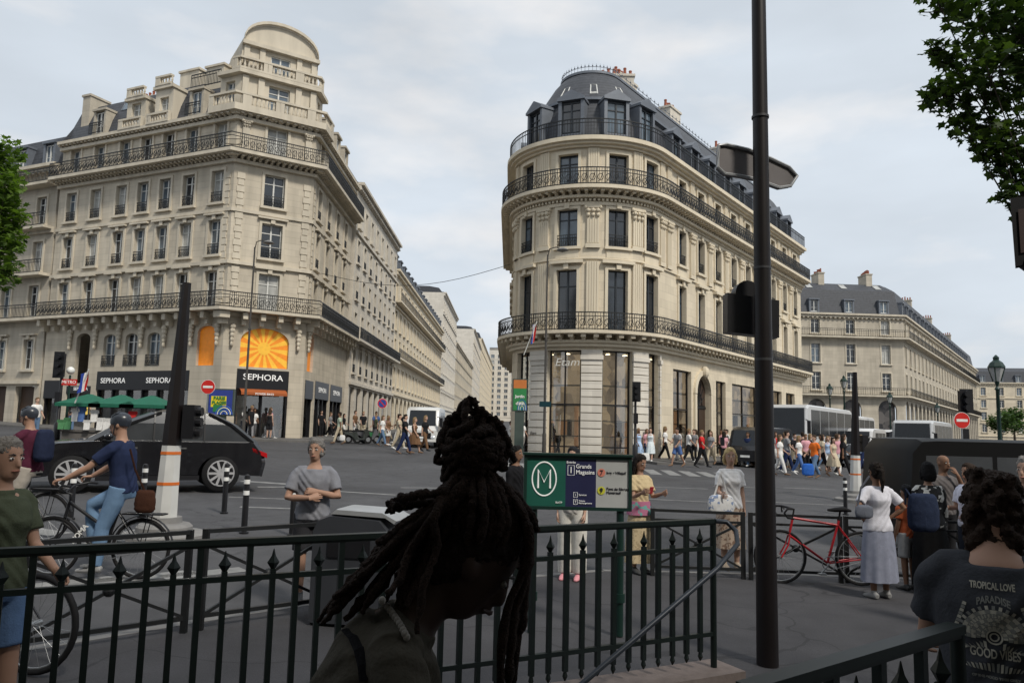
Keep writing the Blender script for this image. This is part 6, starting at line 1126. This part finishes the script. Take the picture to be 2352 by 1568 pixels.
t = thing('metro_lamp', 'red metro name sign with white globe lamp beside the stall', 'sign', onz(149, 30)); g = onz(149, 30); q = MB(); zt = W(149, 855, 30).z-g.z; q.tube([(0, 0, 0), (0, 0, zt-.1)], [.06, .04], 8); q.build('post', GRN, t, 40); q = MB(); q.ball((0, 0, zt+.08), .15); q.build('globe', mat('white_globe', (.75, .75, .72), .2), t, 60); q = MB(); q.box(-.28, .28, -.06, .02, zt-.5, zt-.26); q.build('name_board', RED, t); txt('METRO', .17, LET, t, frame(V((g.x, 30-.065, g.z+zt-.38)), (1, 0)))
c = onz(268, 29.5); t = thing('souvenir_stall', 'souvenir stall under low dark green parasol roofs', 'stall', c); G2 = mat('green_canvas', (.010, .11, .065), .7)
for x in (-1.15, .1, 1.25): q = MB(); q.hexa([(x-.85, -.8, 1.78), (x+.85, -.8, 1.78), (x+.85, .8, 1.78), (x-.85, .8, 1.78), (x-.06, -.06, 2.15), (x+.06, -.06, 2.15), (x+.06, .06, 2.15), (x-.06, .06, 2.15)]); q.box(x-.85, x+.85, -.805, -.795, 1.66, 1.785); q.box(x-.85, x+.85, .795, .805, 1.66, 1.785); q.build('canopy', G2, t); q = MB(); q.tube([(x, 0, 0), (x, 0, 1.9)], .03, 8); q.build('post', STEEL, t, 40)
q = MB(); q.box(-1.9, 1.9, -.5, .5, .72, .78); q.box(-1.85, 1.85, -.45, .45, .1, .72); q.build('counter', mat('stall_counter', (.12, .11, .1), .7), t)
for i in range(16):
    x = -1.8+.24*i; col = R.choice([w_, r_, (.6, .5, .1), b_, pk, w_, k_, g_]); nm = {w_: 'white', r_: 'red', b_: 'blue', pk: 'pink', k_: 'black', g_: 'green'}.get(col, 'yellow'); q = MB(); h = R.uniform(.35, .55); z = R.choice([.8, 1.1]); p_ = [(-.1, 0, z), (.1, 0, z), (.12, .05, z+h*.7), (.17, .03, z+h*.75), (.15, .03, z+h), (-.15, .03, z+h), (-.17, .03, z+h*.75), (-.12, .05, z+h*.7)]
    q.add([(a, b-.03, e) for a, b, e in p_]+[(a, b+.03, e) for a, b, e in p_], [tuple(range(8)), tuple(range(8, 16))]+[(j, (j+1) % 8, 8+(j+1) % 8, 8+j) for j in range(8)]); o = q.build('souvenir_shirt', cloth(col)); o.location = (c.x+x, c.y-.62, c.z); tag(o, f'{nm} souvenir shirt hanging on the stall, {NUM[i]} from the left end', 'shirt', 'shirts hanging on the souvenir stall')
q = MB(); a, b = W(738, 628, 52), W(1172, 607, 48); q.tube([a.lerp(b, i/12)+V((0, 0, -1.1*sin(PI*i/12))) for i in range(13)], .018, 5); tag(q.build('cable', BLK), 'thin overhead cable slung across the narrow street', 'cable')
# ------------------------------------------------------------ trees
def leafmat(name, c, tf=.35):
    m, t, b = nodes(name); g = t.nodes.new('ShaderNodeNewGeometry').outputs['Position']; scalecol(t, b, c, math_(t, 'MULTIPLY_ADD', noise_(t, g, 1.6, 2), 1.6, .3)); b.inputs['Roughness'].default_value = .55; b.inputs['Specular IOR Level'].default_value = .25
    tr_ = t.nodes.new('ShaderNodeBsdfTranslucent'); tr_.inputs[0].default_value = (c[0]*1.9, c[1]*2.1, c[2], 1); mx = t.nodes.new('ShaderNodeMixShader'); mx.inputs[0].default_value = tf; o = t.nodes['Material Output']; t.links.new(b.outputs[0], mx.inputs[1]); t.links.new(tr_.outputs[0], mx.inputs[2]); t.links.new(mx.outputs[0], o.inputs[0]); return m
LS = [(0, -.5), (.18, -.3), (.5, -.28), (.28, -.02), (.42, .25), (.16, .2), (0, .55), (-.16, .2), (-.42, .25), (-.28, -.02), (-.5, -.28), (-.18, -.3)]
def leaf(mb, c, s, m):
    a = V((R.gauss(0, 1), R.gauss(0, 1), R.gauss(0, .5))).normalized(); n = V((R.gauss(0, .6), R.gauss(0, .6), 1)).normalized(); a = (a-n*a.dot(n)).normalized(); b = n.cross(a); mb.add([c+a*(x*s)+b*(y*s)-n*(.25*s*(x*x+y*y)) for x, y in LS], [tuple(range(12))], m)
BARK = mat('plane_bark', (.06, .05, .04), .9, bump=.5)
def tree(label, base, h, blobs, nl, size, c1, c2, br=.05, tf=.35, mn=20):
    t = thing('tree', label, 'tree', base); mb = MB(); base = V(base); top = base+V((0, 0, h)); mb.tube([base-V((0, 0, .1)), base+V((.05, 0, h*.5)), top], [.26, .2, .12], 12)
    lv = MB(); tot = sum(r**2 for c, r in blobs)
    for c, r in blobs:
        c = V(c); st = base.lerp(top, R.uniform(.55, 1)); md = st.lerp(c, .55)+V((0, 0, .25)); mb.tube([st, md, c], [br, br*.4, .006], 7)
        for _ in range(5): e = c+V((R.gauss(0, r*.5), R.gauss(0, r*.5), R.gauss(0, r*.45))); mb.tube([md.lerp(c, .9), e], [.008, .004], 5)
        for _ in range(mn+int(nl*r*r/tot)):
            d = V((R.gauss(0, 1), R.gauss(0, 1), R.gauss(0, .9))).normalized()*r*R.uniform(.2, 1.15)**.7; leaf(lv, c+d, size*R.uniform(.6, 1.25), R.choice([0, 0, 1]))
        if r < .3:
            for _ in range(16): leaf(lv, md.lerp(c, R.uniform(.6, 1))+V((R.gauss(0, .06), R.gauss(0, .06), R.gauss(0, .06))), size*R.uniform(.6, 1.1), R.choice([0, 1, 1]))
    mb.build('trunk', BARK, t, 40, world=True); lv.build('crown', [leafmat('leaf', c1, tf), leafmat('leaf', c2, tf)], t, world=True)
bl = [(W(x, y, 8.2+d), r) for x, y, d, r in ((2150, -5, 0, .2), (2195, 12, .3, .24), (2245, 40, -.2, .3), (2310, 55, .2, .4), (2355, 70, -.3, .4), (2140, 112, .1, .12), (2170, 125, 0, .17), (2215, 140, .4, .26), (2265, 150, -.3, .32), (2330, 165, .1, .38), (2160, 200, -.1, .17), (2200, 210, .1, .22), (2140, 224, .2, .12), (2255, 225, .2, .28), (2330, 245, 0, .34), (2205, 292, 0, .14), (2245, 300, .2, .18), (2290, 322, -.1, .25), (2345, 335, .1, .3), (2262, 352, 0, .13), (2300, 375, .1, .17), (2340, 400, .2, .22), (2315, 440, 0, .12), (2345, 470, .1, .12), (2400, 100, 0, .7), (2440, 300, .2, .7), (2480, 450, 0, .6), (2280, -110, .1, .6), (2420, -100, -.3, .8), (2500, 100, 1., 1.))]
tree('plane tree with dark lobed leaves hanging into the upper right', onz(2490, 8.6), 4.4, bl, 3700, .125, (.042, .070, .016), (.022, .042, .012), .02, .34, 13)
bl = [(W(x, y, 27+d), r) for x, y, d, r in ((12, 350, 0, .6), (-30, 400, .5, 1.2), (14, 425, -.3, .6), (-20, 500, .3, 1.2), (30, 500, .2, .45), (22, 560, 0, .6), (-40, 600, .4, 1.2), (10, 620, 0, .5), (-90, 480, 0, 1.7), (-100, 600, 0, 1.4), (-60, 350, 0, .8), (20, 470, .4, .4))]
tree('bright green tree at the left edge before the corner building', onz(-70, 27), 7.2, bl, 4200, .26, (.085, .14, .022), (.05, .09, .016))
bl = [(V((x+R.uniform(-.6, .6), y+R.uniform(-.5, .5), 6.6+R.uniform(-.5, 1.2))), 1.5) for x in (-5, -2.5, 0, 2.5, 5) for y in (-5, -3, -1)]
tree('unseen plane tree added overhead so its crown darkens the metro entrance', (-3.5, -5.5, 0), 5.2, bl, 2600, .42, (.05, .09, .02), (.035, .065, .015), .06)  # added above the camera, outside the frame, to cut light from the sky
for i, (px, D) in enumerate(((2330, 120), (2300, 140))):
    c = onz(px, D); tree(('small street tree far right along the avenue', 'second smaller street tree far right behind the lantern')[i], c, 3.4, [(c+V((R.gauss(0, 1), R.gauss(0, 1), 4.2+R.uniform(0, 2))), 1.3) for _ in range(6)], 900, .5, (.05, .09, .03), (.035, .065, .02))
# ------------------------------------------------------------ light, sky, camera
wd = bpy.data.worlds.new("World"); SC.world = wd; wd.use_nodes = True; t = wd.node_tree; bg = t.nodes['Background']; bg.inputs[1].default_value = .1
sky = t.nodes.new('ShaderNodeTexSky'); sky.sky_type = 'NISHITA'; sky.sun_disc = False; sdir = V((.62, -.78)).normalized(); el = rad(47); sky.sun_elevation = el; sky.sun_rotation = atan2(sdir.x, sdir.y); sky.dust_density = 2.5
tc = t.nodes.new('ShaderNodeTexCoord').outputs['Generated']; n1_ = noise_(t, tc, 4.4, 7, (1, 1, 2.6)); n2_ = noise_(t, tc, 3.1, 4, (1, 1, 3.2))
cl = math_(t, 'MULTIPLY', math_(t, 'SUBTRACT', n1_, .5), 6.0); cl.node.use_clamp = True
hz = t.nodes.new('ShaderNodeMix'); hz.data_type = 'RGBA'; hz.inputs[6].default_value = (6.85, 7.5, 8.2, 1); hz.inputs[7].default_value = (8.5, 8.6, 8.75, 1); t.links.new(cl, hz.inputs[0])
cc = t.nodes.new('ShaderNodeVectorMath'); cc.operation = 'SCALE'; t.links.new(hz.outputs[2], cc.inputs[0]); t.links.new(math_(t, 'MULTIPLY_ADD', n2_, .44, .80), cc.inputs['Scale'])
mx = t.nodes.new('ShaderNodeMix'); mx.data_type = 'RGBA'; mx.inputs[0].default_value = .93; t.links.new(sky.outputs[0], mx.inputs[6]); t.links.new(cc.outputs[0], mx.inputs[7]); t.links.new(mx.outputs[2], bg.inputs[0])
sl = bpy.data.lights.new('Sun', 'SUN'); sl.energy = 2.9; sl.angle = rad(8); sl.color = (1, .94, .84); so = bpy.data.objects.new('Sun', sl); C.objects.link(so); tv = -V((sdir.x*cos(el), sdir.y*cos(el), sin(el))); so.rotation_mode = 'QUATERNION'; so.rotation_quaternion = tv.to_track_quat('-Z', 'Y'); so.location = (20, -20, 40)
cd = bpy.data.cameras.new('Camera'); cd.sensor_width = 36; cd.lens = F/2352*36; cd.clip_end = 3000; cd.clip_start = .05; co = bpy.data.objects.new('Camera', cd); C.objects.link(co)
m = M.Identity(4)
for i in range(3): m[i][0] = ri[i]; m[i][1] = up[i]; m[i][2] = -fw[i]; m[i][3] = CAM[i]
co.matrix_world = m; SC.camera = co
SC.view_settings.view_transform = 'Standard'; SC.view_settings.look = 'None'; SC.view_settings.exposure = 0
